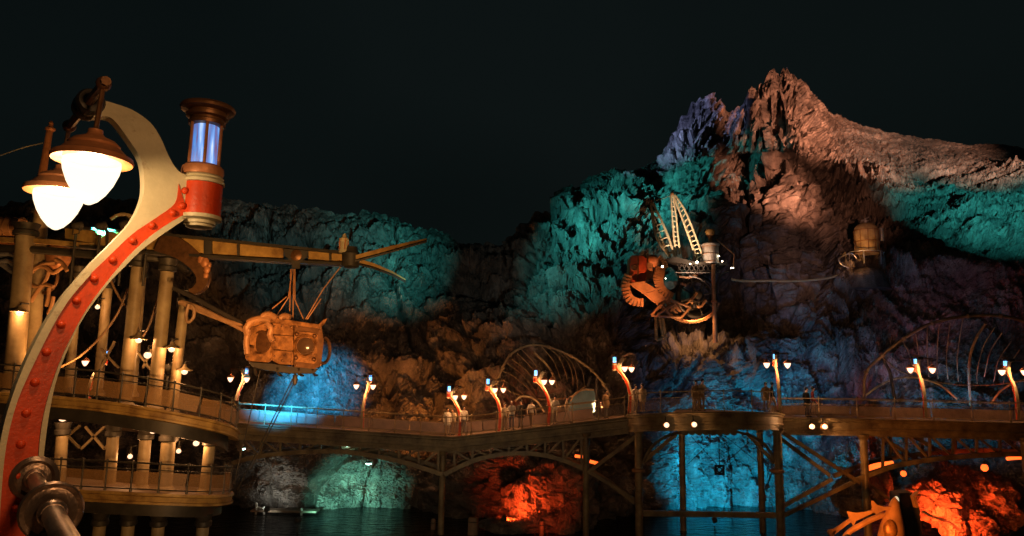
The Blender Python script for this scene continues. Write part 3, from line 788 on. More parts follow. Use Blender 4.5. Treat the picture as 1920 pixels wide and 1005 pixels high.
# arm end: boss, finial, crossbar and two hanging lamps
bx, bz = lp(166, 196)
BO = V((bx, 0.01, bz))
m = MB(); m.lathe(BO + V((0, -.14, 0)), [(.03, -.02), (.09, .0), (.105, .04), (.105, .10), (.085, .14), (.105, .18), (.10, .26), (.06, .28)], 20, axis=V((0, 1, 0))); lbuild(m, 'boss', M['iron'])
fx, fz = lp(189, 154)
BAR = .62
m = MB(); m.tube([BO + V((-.02, -BAR - .08, -.02)), BO + V((-.02, BAR + .08, -.02))], .035, 8); lbuild(m, 'crossbar', M['bronze'])
GLOBE_NEAR = frosted('lamp_globe', (1, .80, .52), 2.5); GLOBE = frosted('far_lamp_globe', (1, .52, .30), 4.2)
RZ = 1.60 + (P(175, 303, 5.23).z - 1.6) - LBASE.z
gl_x = .42 - .14
for s_ in (-1, 1):
    c = V((gl_x, s_ * BAR + .01, RZ))
    m = MB(); m.lathe(c, [(.19, -.02), (.262, -.028), (.27, -.012), (.262, .012), (.225, .03), (.19, .07), (.165, .085), (.172, .10), (.14, .13), (.07, .16), (.05, .185), (.05, .21), (0, .215)], 32)
    hood = lbuild(m, 'lamp_hood', M['rust_rim'], angle=40)
    m = MB(); m.lathe(c + UP * -.02, [(.0, -.325), (.02, -.32), (.06, -.295), (.107, -.24), (.15, -.165), (.18, -.085), (.19, -.03), (.187, 0)], 28); g = lbuild(m, 'globe', GLOBE_NEAR)
    bulb_light(lamp, c - UP * .13, (1, .60, .28), 95)
    m = MB(); m.tube([c + UP * .2, V((bx - .02, c.y, bz - .02))], .018, 8); lbuild(m, 'hanger_rod', M['bronze'])
    m = MB(); m.ball(V((bx - .02, c.y, bz - .02)), .055, 12); lbuild(m, 'ball_joint', M['bronze'])
# socket flange where the handrail enters the post
hx, hz = lp(50, 895)

# far lamps: copies on the bridge
gl = [c for c in lamp.children if c.name.startswith('globe')]
def far_globe_mesh(src):
    me = src.data.copy(); me.materials.clear(); me.materials.append(GLOBE); return me
FG = {0: far_globe_mesh(gl[0]), 1: far_globe_mesh(gl[1])}
LFAR = emit('far_lantern_glass', (.10, .45, 1), 3.2)
lgm = [c for c in lamp.children if c.name.startswith('lantern_glass')][0].data.copy(); lgm.materials.clear(); lgm.materials.append(LFAR)
FARB = bpy.data.lights.new('far_bulb_light', 'POINT'); FARB.color = (1, .42, .15); FARB.energy = 260; FARB.shadow_soft_size = .05
def far_lamp(px, py, d, phi, label, s=.88, finial=None):
    c = copy_tree(lamp); c.rotation_euler = (0, 0, rad(phi)); c.scale = (s, s, s)
    c.location = P(px, py, d)
    k = 0
    for ch in c.children:
        n_ = ch.name.split('.')[0]
        if n_ == 'globe': ch.data = FG[k]; k += 1
        if n_ == 'lantern_glass': ch.data = lgm
        if n_ == 'bulb_light': ch.data = FARB
    tag(c, label, 'lamp post', 'arched lamp posts'); return c
far_lamp(437, 795, 46.2, 78, 'lamp post at the tower end of the bridge, beside the blue-lit rock', .9)
far_lamp(677, 808, 46.6, 78, 'lamp post at the right edge of the blue-lit rock', .9)
far_lamp(866, 822, 47.0, 152, 'lamp post at the lowest kink of the walkway', .84)
far_lamp(941, 811, 46.6, 152, 'lamp post beside the left foot of the ribbed canopy', .86)
far_lamp(1034, 800, 46.2, 152, 'lamp post in front of the middle of the ribbed canopy', .9)
far_lamp(1186, 779, 45.2, 150, 'lamp post at the left corner of the walkway bulge, below the digging machine', .92)
far_lamp(1462, 776, 44.2, 78, 'lamp post at the right corner of the walkway bulge', .95)
far_lamp(1737, 787, 43.6, 78, 'lamp post in front of the large ribbed canopy by the straight walkway', .95)
far_lamp(1912, 792, 43.2, 78, 'lamp post cut by the right edge of the picture', .95)
far_lamp(160, 772, 42, 78, 'lamp post seen between the tower columns behind the orange post', .9)

# ------------------------------------------------------------------ near handrail
hr0 = LBASE + ET * (hx + .04) - EN * .06; hr0.z = hz
hd = P(112, 990, 3.55); h_end = hr0 + (hd - hr0) * 1.9
rail = thing('handrail', hr0, 'thick worn steel handrail running from the orange post towards the viewer', 'handrail')
dr = (hd - hr0).normalized()
MB().tube([hr0, h_end], .052, 20).build('pipe', M['pipe'], rail)
MB().lathe(hr0 - dr * .02, [(.13, 0), (.155, .02), (.155, .05), (.125, .07), (.105, .05), (.07, .06), (.07, .12), (.055, .14)], 28, axis=dr).build('wall_flange', M['pipe'], rail)
c = P(104, 962, 4.05)
c = hr0 + dr * ((c - hr0).dot(dr))
MB().lathe(c, [(.055, -.05), (.07, -.04), (.105, -.01), (.142, -.005), (.152, .012), (.142, .03), (.12, .02), (.09, .03), (.07, .05), (.07, .12), (.063, .14), (.055, .15)], 32, axis=dr).build('collar', M['pipe'], rail)
# stanchion under the collar and the walkway they stand on
MB().tube([c - UP * .1, V((c.x, c.y, 0))], .05, 12).build('stanchion', M['pipe'], rail)
wk = MB(); wk.box((-1.5, 2.9, -.16), (9, 7.6, .3)); tag(wk.build('path', M['deck'], angle=0), 'near walkway deck under the viewer', kind='structure')
# ------------------------------------------------------------------ round tower platform on the left
tower = thing('tower_platform', P(200, 1000, 30), 'round iron tower platform with two curved railed decks and cream columns', 'tower')
TC = P(60, 800, 36)                                       # axis of the round decks
def inward(p, k):
    d = V((TC.x - p.x, TC.y - p.y, 0)); d.normalize(); return p + d * k
UE = smooth_path(PP([(-160, 728, 30), (-40, 732, 28.4), (90, 741, 27.4), (180, 749, 27), (260, 760, 26.8), (330, 772, 27), (395, 786, 27.8), (432, 796, 29), (446, 806, 30.6), (440, 806, 32.5), (400, 798, 34.5)]), 3)
LE = smooth_path(PP([(-160, 900, 30), (-40, 906, 28.4), (90, 914, 27.6), (180, 919, 27.2), (260, 923, 27.1), (330, 926, 27.4), (390, 928, 28.2), (424, 926, 29.4), (436, 922, 31), (420, 915, 33)]), 3)
def round_deck(E, depth=5.0):
    prof = [(0, 0), (-.08, -.02), (-.10, -.10), (-.02, -.14), (.0, -.30), (-.08, -.32), (-.08, -.40), (.15, -.42), (.15, -.02)]
    MB().loft([[inward(p, a) + UP * b_ for a, b_ in prof] for p in E]).build('fascia', M['gold'], tower, angle=25)
    MB().loft([[inward(p, .151) - UP * .03, inward(p, depth) - UP * .03, inward(p, depth) - UP * .3, inward(p, .151) - UP * .3] for p in E]).build('deck', M['deck'], tower)
    MB().loft([[inward(p, .5) - UP * .30, inward(p, .75) - UP * .30, inward(p, .75) - UP * .85, inward(p, .5) - UP * .85] for p in E]).build('ring_girder', M['iron'], tower)
round_deck(UE); round_deck(LE)
tp = MB().lathe((0, 0, 0), [(.05, 0), (.05, .1), (.03, .14), (.03, .95), (.05, 1.0), (.05, 1.06), (.0, 1.1)], 8).mesh('post', M['iron'])
def round_rail(E, step):
    q = [inward(p, .1) for p in arc_pts(E, step)]
    for p in q:
        o = bpy.data.objects.new('post', tp); col.objects.link(o); o.parent = tower; o.location = p - tower.location
    for h_, r in ((1.0, .035), (.78, .02), (.1, .025)):
        MB().tube(smooth_path([p + UP * h_ for p in q], 2), r, 6).build('rail', M['iron'], tower)
    for a, b_ in zip(q, q[1:]):
        d = (b_ - a).normalized() * .05
        MB().beam(a + d + UP * .42, b_ - d + UP * .42, .015, .56).build('mesh_panel', TWIRE, tower, angle=0)
TWIRE = bpy.data.materials.new('tower_wire_mesh'); TWIRE.use_nodes = True
_b = TWIRE.node_tree.nodes['Principled BSDF']; _b.inputs['Base Color'].default_value = (.42, .24, .10, 1); _b.inputs['Roughness'].default_value = .5; _b.inputs['Alpha'].default_value = .34
round_rail(UE, .95); round_rail(LE, .95)
def tcol(a, b_, d, r, cap=True, mt='column'):
    A, B = P(a[0], a[1], d), P(b_[0], b_[1], d)
    c = MB().tube([A, B], r, 14).build('column', M[mt], tower)
    if cap:
        u = (B - A).normalized()
        MB().lathe(B - u * .5, [(r * 1.02, 0), (r * 1.35, .05), (r * 1.35, .2), (r * 1.15, .25), (r * 1.5, .5)], 14, axis=u).build('capital', M['iron'], c)
        MB().lathe(A, [(r * 1.5, 0), (r * 1.5, .12), (r * 1.2, .2), (r * 1.02, .25)], 14, axis=u).build('base', M[mt], c)
    return c
tcol((22, 745), (50, 420), 28.6, .34); tcol((54, 740), (78, 380), 31, .30)
tcol((232, 765), (262, 478), 28.4, .26); tcol((287, 772), (316, 486), 28.2, .25); tcol((322, 778), (348, 545), 28.6, .19)
tcol((182, 742), (204, 520), 32, .2); tcol((248, 744), (268, 500), 32.5, .17); tcol((127, 740), (150, 500), 32, .18)
tcol((204, 918), (214, 795), 29.5, .22); tcol((264, 922), (275, 800), 29, .22); tcol((308, 924), (318, 803), 28.6, .26); tcol((383, 928), (396, 812), 29.4, .21)
tcol((110, 918), (118, 792), 29.5, .22)
for a, b_ in (((292, 1040), (299, 962)), ((375, 1040), (383, 962)), ((180, 1040), (190, 960)), ((235, 1040), (243, 960))): tcol(a, b_, 29.2, .23)
def tbrace(a, b_, d, w=.085, mt='column', name='brace'):
    MB().beam(P(a[0], a[1], d), P(b_[0], b_[1], d), w, w, up=V((0, 1, 0))).build(name, M[mt], tower, angle=0)
for a, b_ in (((104, 838), (150, 798)), ((150, 840), (110, 800)), ((152, 842), (196, 800)), ((196, 842), (160, 800)), ((196, 842), (214, 818))): tbrace(a, b_, 31)
for a, b_ in (((190, 655), (222, 690)), ((190, 690), (215, 640)), ((258, 660), (288, 700)), ((100, 690), (130, 640)), ((268, 690), (285, 655))): tbrace(a, b_, 31.5)
# head ring on the columns and scroll bracket
ringE = smooth_path(PP([(-100, 462, 29), (60, 468, 28.6), (180, 478, 28.4), (262, 482, 28.4), (318, 488, 28.8), (352, 508, 30)]), 4)
MB().tube(ringE, .16, 8).build('head_ring', M['iron'], tower)
MB().loft([[p + UP * .45, p + V((0, .3, .45)), p + V((0, .3, .28)), p + UP * .28] for p in ringE]).build('head_plate', M['gold'], tower)
sp = smooth_path(PP([(300, 452, 27), (335, 466, 26.8), (365, 488, 26.7), (381, 512, 26.7), (380, 532, 26.7), (368, 545, 26.7), (357, 547, 26.7)]), 5)
k = len(sp)
MB().loft([[p + V((0, -.14, 0)) + q * w_, p + V((0, .14, 0)) + q * w_, p + V((0, .14, 0)) - q * w_, p + V((0, -.14, 0)) - q * w_]
           for i, p in enumerate(sp) for w_ in [.34 * (1 - i / k) + .07] for q in [((sp[min(i + 1, k - 1)] - sp[max(i - 1, 0)]).normalized().cross(V((0, 1, 0)))).normalized()]]).build('scroll_bracket', M['bronze'], tower)
for c_, r_ in (((384, 492), .16), ((388, 505), .13), ((377, 486), .13), ((386, 516), .10), ((392, 497), .09)):
    MB().ball(P(c_[0], c_[1], 26.55), r_, 10, 1, .7, 1.2).build('leaf_boss', M['rust_rim'], tower)
# swags of cable between the columns
for pts in ([(110, 690), (150, 668), (190, 630), (222, 585), (240, 540)], [(262, 640), (280, 610), (296, 560), (304, 520)], [(205, 520), (225, 560), (250, 590)]):
    MB().tube(smooth_path(PP(pts, 30), 4), .045, 6).build('cable', M['hose'], tower)
# machinery behind the lamps at the far left
eng = thing('pipe_machinery', P(40, 640, 31), 'tangle of pale curved pipes and a tank among the tower columns', 'machinery')
m = MB(); m.tube([P(-40, 425, 30), P(40, 428, 30)], .40, 16); m.build('tank', M['tan'], eng)
for i in range(4):
    m = MB(); m.torus(P(2 + i * 13, 426.4, 30), V((1, 0, 0)), .41, .03, 18, 6); m.build('band', M['bronze'], eng)
m = MB(); m.tube([P(-30, 452, 30), P(46, 458, 30)], .2, 12); m.build('tank', M['rust_rim'], eng)
for pts in ([(0, 478), (20, 476), (36, 486), (42, 498)], [(0, 492), (16, 490), (30, 500), (38, 512)], [(-10, 486), (8, 498), (28, 512)]):
    MB().tube(smooth_path(PP(pts, 30), 4), .11, 10).build('pipe', M['silver'], eng)
for pts in ([(58, 512), (70, 500), (86, 502), (100, 512), (118, 500)], [(56, 533), (70, 538), (84, 534), (100, 538)], [(76, 538), (66, 552), (58, 566)], [(92, 508), (86, 524), (76, 540)], [(92, 540), (90, 560), (86, 575)], [(60, 508), (80, 496), (104, 492)], [(104, 486), (118, 494), (126, 508)], [(100, 556), (96, 575), (90, 590)]):
    MB().tube(smooth_path(PP(pts, 30.5), 4), .085, 8).build('pipe', M['tan'], eng)
MB().ball(P(110, 480, 31), .5, 16, 1, 1, 1.25).build('boiler', M['rust_rim'], eng)
MB().torus(P(84, 522, 31), V((.2, 1, 0)), .62, .07, 24, 8).build('ring_pipe', M['bronze'], eng)
mp_ = thing('flagmast', P(76, 400, 29), 'thin mast rising behind the pendant lamps', 'mast')
MB().tube([P(74, 400, 29), P(79, 330, 29), P(94, 240, 29)], [.16, .15, .12], 10).build('pole', M['rust_rim'], mp_)
MB().lathe(P(94, 246, 29), [(.13, 0), (.19, .05), (.19, .12), (.1, .18), (.07, .28), (.1, .33), (.05, .42), (0, .45)], 12).build('finial', M['rust_rim'], mp_)
wire = MB().tube(smooth_path(PP([(-40, 306, 27), (40, 278, 29), (80, 268, 29)], None), 4), .02, 5).build('guy_wire', M['cream'])
tag(wire, 'thin pale wire running to the mast top', 'wire')
hk = thing('hook_arm', P(243, 430, 28), 'small curved hook arm above the girder behind the orange post', 'hook')
MB().tube(smooth_path(PP([(208, 411, 28), (222, 403, 28), (238, 402, 28), (250, 407, 28)]), 4), .07, 8).build('arm', M['column'], hk)
MB().tube(PP([(239, 402, 28), (243, 430, 28)]), .07, 8).build('stem', M['column'], hk)

# hooded lamps on the tower
TB = frosted('tower_bulb', (1, .55, .30), 3.2)
def hood_lamp(px, py, d, label, hood=True, s=1.0):
    c = P(px, py, d); r = thing('hooded_lamp', c, label, 'lamp', 'hooded lamps on the tower')
    MB().ball(c - UP * .02, .12 * s, 10, 1, 1, .9).build('bulb', TB, r); bulb_light(r, V((0, 0, -.02)), (1, .45, .16), 130 * s * s, .03)
    if hood: MB().lathe(c, [(.30 * s, .02), (.31 * s, .03), (.12 * s, .12), (.07 * s, .18), (.05 * s, .26)], 16).build('hood', M['column'], r)
    else: MB().lathe(c, [(.06, .06), (.08, .08), (.07, .16), (.03, .22)], 12).build('cap', M['iron'], r)
    MB().tube([c + UP * .2, c + UP * .35, c + V((0, .45, .38))], .03, 6).build('bracket', M['iron'], r)
hood_lamp(37, 586, 28.0, 'hooded lamp on the leftmost tower column', s=1.1)
hood_lamp(260, 637, 27.9, 'hooded lamp beside the thickest lit tower column'); hood_lamp(322, 654, 27.9, 'hooded lamp on the rightmost tower column')
hood_lamp(277, 665, 30, 'bare glowing bulb left of the bare small one on the upper deck', False, 1.25); hood_lamp(302, 669, 30, 'small bare bulb between two columns on the upper deck', False)
hood_lamp(346, 696, 28.2, 'lowest hooded lamp past the last upper column'); hood_lamp(118, 783, 28.6, 'bright lamp under the upper deck near the orange post', False, 1.2)
hood_lamp(287, 806, 27.8, 'lamp under the upper deck between two lower columns', False, 1.1); hood_lamp(368, 830, 29, 'lamp under the upper deck near the rim', False); hood_lamp(335, 845, 30, 'dimmer lamp deeper under the upper deck', False, .8); hood_lamp(244, 855, 30, 'lamp above the lower railing between columns', False, .8)
hood_lamp(183, 575, 31, 'small pale lamp high among the rear columns', False, .8)

# ------------------------------------------------------------------ boom girder with trolley
boom = thing('boom_crane', P(300, 470, 27), 'long yellow boom girder reaching out from the tower over the lagoon', 'crane')
BT = [(120, 428, 29), (310, 443, 27), (400, 452, 26.6), (535, 466, 26.2), (665, 479, 25.8)]
def bt(x):
    return interp([(q[0], q[1]) for q in BT], x), interp([(q[0], q[2]) for q in BT], x)
def bh(x): return interp([(120, 30), (310, 32), (530, 23), (665, 16)], x)
segs = [(122, 200), (203, 306), (310, 384), (398, 446), (449, 530), (578, 618), (621, 650)]
for a, b_ in segs:
    ya, da = bt(a); yb, db = bt(b_)
    fr_ = [P(a, ya, da), P(b_, yb, db), P(b_, yb + bh(b_), db), P(a, ya + bh(a), da)]
    MB().prism(fr_, [q + V((0, .12, 0)) for q in fr_]).build('web_panel', M['gold'], boom, angle=0)
for off, th in ((-4, 5), (0, 4)):
    q = []
    for x in (120, 200, 310, 400, 470, 535, 600, 668):
        y_, d_ = bt(x); yy = y_ - 2 if off < 0 else y_ + bh(x) + 2
        q.append(P(x, yy, d_))
    MB().loft([[p + V((0, -.2, .05)), p + V((0, .3, .05)), p + V((0, .3, -.05)), p + V((0, -.2, -.05))] for p in q]).build('flange', M['iron'], boom)
for x in (201.5, 308, 391, 447.5, 619.5):
    y_, d_ = bt(x); w_ = .28 if x == 391 else .06
    MB().beam(P(x, y_ - 1, d_ - .06), P(x, y_ + bh(x) + 1, d_ - .06), w_, .16, up=V((0, 1, 0))).build('stiffener', M['iron'], boom, angle=0)
# trolley
y_, d_ = bt(555)
tr = P(555, 480, d_ - .15)
t_o = MB(); t_o.prism([P(531, 466, d_ - .25), P(579, 470, d_ - .25), P(576, 482, d_ - .25), P(563, 492, d_ - .25), P(562, 504, d_ - .25), P(548, 503, d_ - .25), P(546, 490, d_ - .25), P(534, 480, d_ - .25)],
        [P(x, y, d_ + .45) for x, y in ((531, 466), (579, 470), (576, 482), (563, 492), (562, 504), (548, 503), (546, 490), (534, 480))])
trolley = t_o.build('trolley', M['iron'], boom)
MB().lathe(P(556, 479, d_ - .24), [(.20, 0), (.20, .05), (.12, .08), (.05, .1)], 16, axis=V((0, -1, 0))).build('sheave', M['bronze'], trolley)
# end pivot with small lantern and two arms
pv = P(658, 484, 25.7)
MB().lathe(pv - UP * .35, [(.2, 0), (.3, .05), (.32, .5), (.24, .6), (.2, .75)], 16).build('pivot', M['iron'], boom)
ln_ = MB().lathe(P(644, 474, 25.6), [(.17, 0), (.17, .1), (.14, .12), (.14, .42), (.17, .44), (.16, .5), (.08, .58), (.05, .68), (0, .7)], 14).build('lantern', M['cream'], boom)
for a in range(4):
    q = P(644, 471, 25.6) + V((math.cos(a * 1.57 + .5) * .15, math.sin(a * 1.57 + .5) * .15, .05)); MB().tube([q, q + UP * .4], .025, 6).build('bar', M['rust_rim'], ln_)
def oar(pts, ws, d):
    fr_ = [P(x, y - w / 2, d) for (x, y), w in zip(pts, ws)] + [P(x, y + w / 2, d) for (x, y), w in reversed(list(zip(pts, ws)))]
    MB().prism(fr_, [q + V((0, .14, 0)) for q in fr_]).build('arm', M['gold'], boom, angle=0)
    MB().tube([P(x, y + w / 2 + 1, d) for (x, y), w in zip(pts, ws)], .05, 6).build('arm_flange', M['iron'], boom)
oar([(667, 483), (720, 469), (770, 456), (800, 449)], [10, 10, 7, 4], 25.4); oar([(667, 488), (700, 497), (735, 511), (760, 525)], [9, 8, 6, 4], 26.6)

# ------------------------------------------------------------------ hanging pod
pd = 26.0
pod = thing('hanging_pod', P(535, 690, pd), 'rusty orange riveted pod with round portholes hanging from the boom cables', 'pod')
def quad_prism(name, pts, d0, depth, mt, parent=pod, ang=30):
    a = [P(x, y, d0) for x, y in pts]; return MB().prism(a, [q + V((-.34 * depth, depth, 0)) for q in a]).build(name, mt, parent, ang)
# faceted hull: left end panel, middle panel, right panel with porthole
hullL = quad_prism('end_panel', [(460, 626), (468, 616), (502, 604), (512, 608), (514, 672), (504, 680), (470, 678), (460, 672)], pd + .25, 2.1, M['brass'])
quad_prism('body_panel', [(511, 604), (524, 600), (550, 602), (550, 684), (524, 683), (511, 676)], pd - .05, 2.2, M['brass'])
quad_prism('body_panel', [(526, 606), (548, 608), (548, 680), (526, 679)], pd - .12, .2, M['brass'])
quad_prism('body_panel', [(552, 603), (603, 612), (607, 640), (602, 686), (590, 692), (552, 688)], pd - .15, 2.2, M['bronze'])
fp = quad_prism('porthole_plate', [(556, 621), (591, 624), (596, 629), (594, 678), (589, 682), (555, 678), (551, 673), (552, 626)], pd - .24, .12, M['brass'])
pc = P(573, 649, pd - .25)
ax = V((.12, -1, 0))
MB().lathe(pc, [(.40, 0), (.40, .06), (.34, .09), (.31, .05), (.31, .01)], 28, axis=ax).build('porthole_ring', M['brass'], pod)
MB().lathe(pc, [(.31, .0), (.25, .06), (.14, .10), (0, .115)], 28, axis=ax).build('porthole_glass', M['glassdark'], pod)
for x, y in ((557, 627), (590, 630), (555, 671), (589, 674)):
    MB().lathe(P(x, y, pd - .25), [(.075, 0), (.075, .05), (.05, .07), (.03, .03)], 12, axis=ax).build('bolt', M['bronze'], fp)
pe = P(490, 642, pd + .22)
MB().lathe(pe, [(.42, 0), (.42, .04), (.38, .05), (.36, .02)], 28, axis=V((-.35, -1, 0))).build('hatch_ring', M['bronze'], pod)
MB().lathe(pe, [(.36, .01), (.28, .03), (.16, .045), (0, .05)], 24, axis=V((-.35, -1, 0))).build('hatch_dome', M['bronze'], pod)
for x, y in ((515, 612), (515, 640), (515, 668), (529, 611), (529, 676), (546, 613), (546, 678), (464, 622), (464, 670), (508, 674), (506, 612), (599, 620), (601, 684), (556, 612), (556, 684)):
    MB().lathe(P(x, y, pd - .2 if x > 550 else (pd - .13 if 524 < x < 550 else (pd - .06 if x > 510 else pd + .24))), [(.04, 0), (.035, .03), (.0, .04)], 8, axis=V((0, -1, 0))).build('bolt', M['bronze'], pod)
for a, b_ in (((513, 628), (550, 630)), ((513, 656), (550, 659)), ((462, 650), (476, 652))):
    MB().tube([P(a[0], a[1], pd - .1), P(b_[0], b_[1], pd - .1)], .03, 6).build('seam_strap', M['bronze'], pod)
for x in (478, 520, 560, 586):
    MB().tube([P(x, 690, pd - .05), P(x + 2, 702, pd + .2), P(x + 8, 704, pd + .8)], .045, 6).build('under_pipe', M['iron'], pod)
MB().torus(P(607, 657, pd + .7), V((1, -.25, 0)), .46, .06, 24, 8).build('side_wheel', M['bronze'], pod)
# overhanging roof lip, padded top, keel
quad_prism('roof', [(462, 612), (470, 600), (500, 594), (540, 600), (580, 606), (598, 608), (606, 600), (614, 597), (608, 608), (598, 616), (560, 611), (500, 603), (476, 612)], pd - .35, 2.7, M['brass'])
quad_prism('keel', [(466, 679), (508, 682), (552, 688), (596, 692), (590, 700), (545, 700), (500, 694), (474, 688)], pd, 2.2, M['iron'])
for pts, r_ in (([(465, 606), (478, 600), (494, 598), (508, 600)], .13), ([(492, 594), (500, 590), (510, 592), (518, 598)], .12), ([(525, 596), (534, 592), (544, 596)], .11), ([(500, 606), (508, 616), (506, 628), (512, 640)], .10), ([(466, 618), (462, 640), (464, 664)], .10), ([(470, 604), (462, 616), (466, 630)], .12)):
    MB().tube(smooth_path(PP(pts, pd - .3), 4), r_, 10).build('lashing', M['tan'], pod)
# cables
for a, b_ in (((545, 505), (543, 598)), ((551, 505), (549, 600)), ((538, 556), (487, 598)), ((542, 556), (516, 596)), ((552, 560), (570, 601)), ((606, 542), (571, 602)), ((602, 560), (574, 602)), ((548, 504), (541, 556)), ((645, 492), (606, 542)), ((553, 504), (553, 560))):
    MB().tube([P(a[0], a[1], pd + .4), P(b_[0], b_[1], pd + .3)], .022, 5).build('cable', M['tan'], pod)
for a, b_ in (((488, 694), (440, 905)), ((552, 704), (445, 920)), ((560, 700), (470, 880))):
    MB().tube([P(a[0], a[1], pd), P(b_[0], b_[1], pd + 1.5)], .02, 5).build('mooring_cable', M['iron'], pod)
MB().ball(P(553, 712, pd), .10, 8, 1, 1, 2.2).build('weight', M['iron'], pod)
# hoses from the tower to the pod
for pts, r_, mt, lb in (([(336, 566), (360, 578), (395, 592), (430, 606), (462, 622)], .07, 'hose', 'lower tan hose from the tower to the hanging pod'),
                        ([(340, 566), (370, 576), (400, 590), (425, 602), (446, 606), (470, 612)], .085, 'hose', 'thick banded tan hose from the tower to the hanging pod'),
                        ([(325, 540), (360, 556), (400, 578), (450, 604), (466, 612)], .09, 'blackhose', 'black hose above the tan hoses to the hanging pod')):
    o = MB().tube(smooth_path(PP(pts, 26.4), 5), r_, 10).build('hose', M[mt]); tag(o, lb, 'hose', 'hoses to the pod')
o = MB().tube(smooth_path(PP([(354, 570, 26.2), (349, 590, 26.2), (352, 604, 26.2), (362, 596, 26.2), (364, 580, 26.2), (358, 572, 26.2)]), 4), .06, 8).build('hose', M['hose']); tag(o, 'short looped hose hanging at the tower end of the hoses', 'hose', 'hoses to the pod')
# ------------------------------------------------------------------ digging machine on its ledge
MD = 60.0
mach = thing('digging_machine', P(1280, 645, MD + 1), 'red and brown digging machine with lattice booms and ribbed tracks on the mountainside', 'machine')
def k8(x, y): return x / 3.14 + 1120, y / 3.14 + 340           # close-up measurements to photo pixels
def Q(x, y, d=0): a, b_ = k8(x, y); return P(a, b_, MD + d)
def mprism(name, pts, d0, depth, mt, ang=30):
    a = [Q(x, y, d0) for x, y in pts]; return MB().prism(a, [q + V((0, depth, 0)) for q in a]).build(name, M[mt], mach, ang)
hs_ = mprism('housing', [(195, 445), (205, 435), (270, 440), (290, 455), (288, 580), (280, 592), (195, 588), (188, 575)], -.3, 1.6, 'redtank')
MB().lathe(Q(217, 508, -.32), [(.28, 0), (.28, .05), (.2, .08), (.17, .02)], 16, axis=V((0, -1, 0))).build('vent', M['bronze'], mach)
mprism('housing_band', [(236, 437), (244, 437), (242, 590), (234, 590)], -.38, .2, 'bronze')
MB().ball(Q(325, 470, .4), .55, 16, 1, 1, 1).build('dome', M['rust_rim'], mach)
# ribbed crawler tracks: one block per shoe
shoe = None
def track(path, w, d, n_, r0=.16):
    pts = smooth_path([Q(x, y, d) for x, y in path], 6)
    q = arc_pts(pts, sum((b_ - a).length for a, b_ in zip(pts, pts[1:])) / n_)
    for i in range(len(q)):
        a = q[max(0, i - 1)]; b_ = q[min(len(q) - 1, i + 1)]; t_ = (b_ - a).normalized(); n2 = t_.cross(V((0, 1, 0))).normalized()
        MB().beam(q[i] - n2 * w / 2, q[i] + n2 * w / 2, .5, r0, up=t_).build('track_shoe', M['tan'] if w > .5 else M['rust_rim'], mach, angle=0)
    m = MB(); m.tube([p + V((0, .3, 0)) for p in pts], .2, 8); m.build('track_belt', M['darkwheel'], mach)
track([(178, 560), (166, 600), (170, 650), (195, 695), (235, 712), (262, 714)], .66, -.4, 11, .2)
track([(372, 515), (360, 560), (362, 610), (385, 650), (432, 682)], .76, -.6, 12, .2)
track([(305, 490), (300, 530), (308, 578)], .55, .2, 7, .2)
track([(365, 450), (392, 480), (400, 520)], .4, .3, 6)
# planks of the chute
mprism('chute_plate', [(188, 602), (270, 586), (352, 636), (266, 662)], -.9, .15, 'tan', 0)
mprism('chute_plate', [(272, 663), (352, 640), (412, 700), (344, 720)], -.85, .15, 'tan', 0)
for a, b_ in (((345, 716), (440, 800)), ((410, 698), (495, 772)), ((378, 690), (470, 780)), ((360, 728), (420, 704)), ((385, 750), (440, 724)), ((410, 774), (462, 748))):
    MB().beam(Q(*a, -.8), Q(*b_, -.8), .16, .16).build('chute_bar', M['tan'], mach, angle=0)
for a, b_ in (((318, 790), (378, 722)), ((378, 722), (430, 788)), ((318, 790), (492, 802)), ((430, 684), (495, 768)), ((438, 700), (546, 742)), ((546, 742), (492, 802)), ((340, 795), (470, 712))):
    MB().tube([Q(*a, -1.1), Q(*b_, -1.1)], .11, 7).build('frame_bar', M['tan'], mach)
for a, b_ in (((344, 800), (348, 935)), ((384, 800), (398, 900)), ((348, 935), (410, 912)), ((366, 800), (392, 935))):
    MB().tube([Q(*a, -.6), Q(*b_, -.6)], .14, 8).build('leg', M['gold'], mach)
# big wheel, gear ring and hub
wc = Q(585, 680, .8)
MB().torus(wc, V((.25, -1, 0)), 1.72, .17, 36, 10).build('wheel_rim', M['darkwheel'], mach)
MB().torus(wc + V((0, .5, 0)), V((.25, -1, 0)), 1.45, .12, 32, 8).build('wheel_rim', M['darkwheel'], mach)
MB().lathe(wc, [(.5, -.3), (.5, .3), (.3, .45), (.1, .5)], 18, axis=V((.25, -1, 0))).build('hub', M['iron'], mach)
for i in range(8):
    a = i * math.pi / 4 + .3; u = V((math.cos(a), .25 * math.cos(a), math.sin(a)))
    MB().tube([wc + u * .4, wc + u * 1.7], .08, 6).build('spoke', M['iron'], mach)
MB().torus(Q(420, 570, .9), V((.4, -1, 0)), 1.15, .2, 28, 8).build('wheel_rim', M['darkwheel'], mach)
for i in range(34):
    a = math.pi * (1.02 + .92 * i / 33); c_ = Q(545, 690, -.5); q = c_ + V((math.cos(a) * 2.35, 0, math.sin(a) * 1.95))
    MB().box(q, (.15, .2, .15)).build('gear_tooth', M['tan'], mach, 0)
m = MB(); c_ = Q(545, 690, -.4); m.tube([c_ + V((math.cos(math.pi * (1 + .95 * i / 24)) * 2.25, 0, math.sin(math.pi * (1 + .95 * i / 24)) * 1.85)) for i in range(25)], .09, 6); m.build('gear_ring', M['rust_rim'], mach)
for pts in ([(520, 720), (560, 690), (585, 655)], [(480, 560), (540, 565), (590, 545)], [(490, 600), (520, 610)], [(540, 700), (600, 740), (640, 700)]):
    MB().tube(smooth_path([Q(*p, -.2) for p in pts], 3), .12, 7).build('linkage', M['tan'], mach)
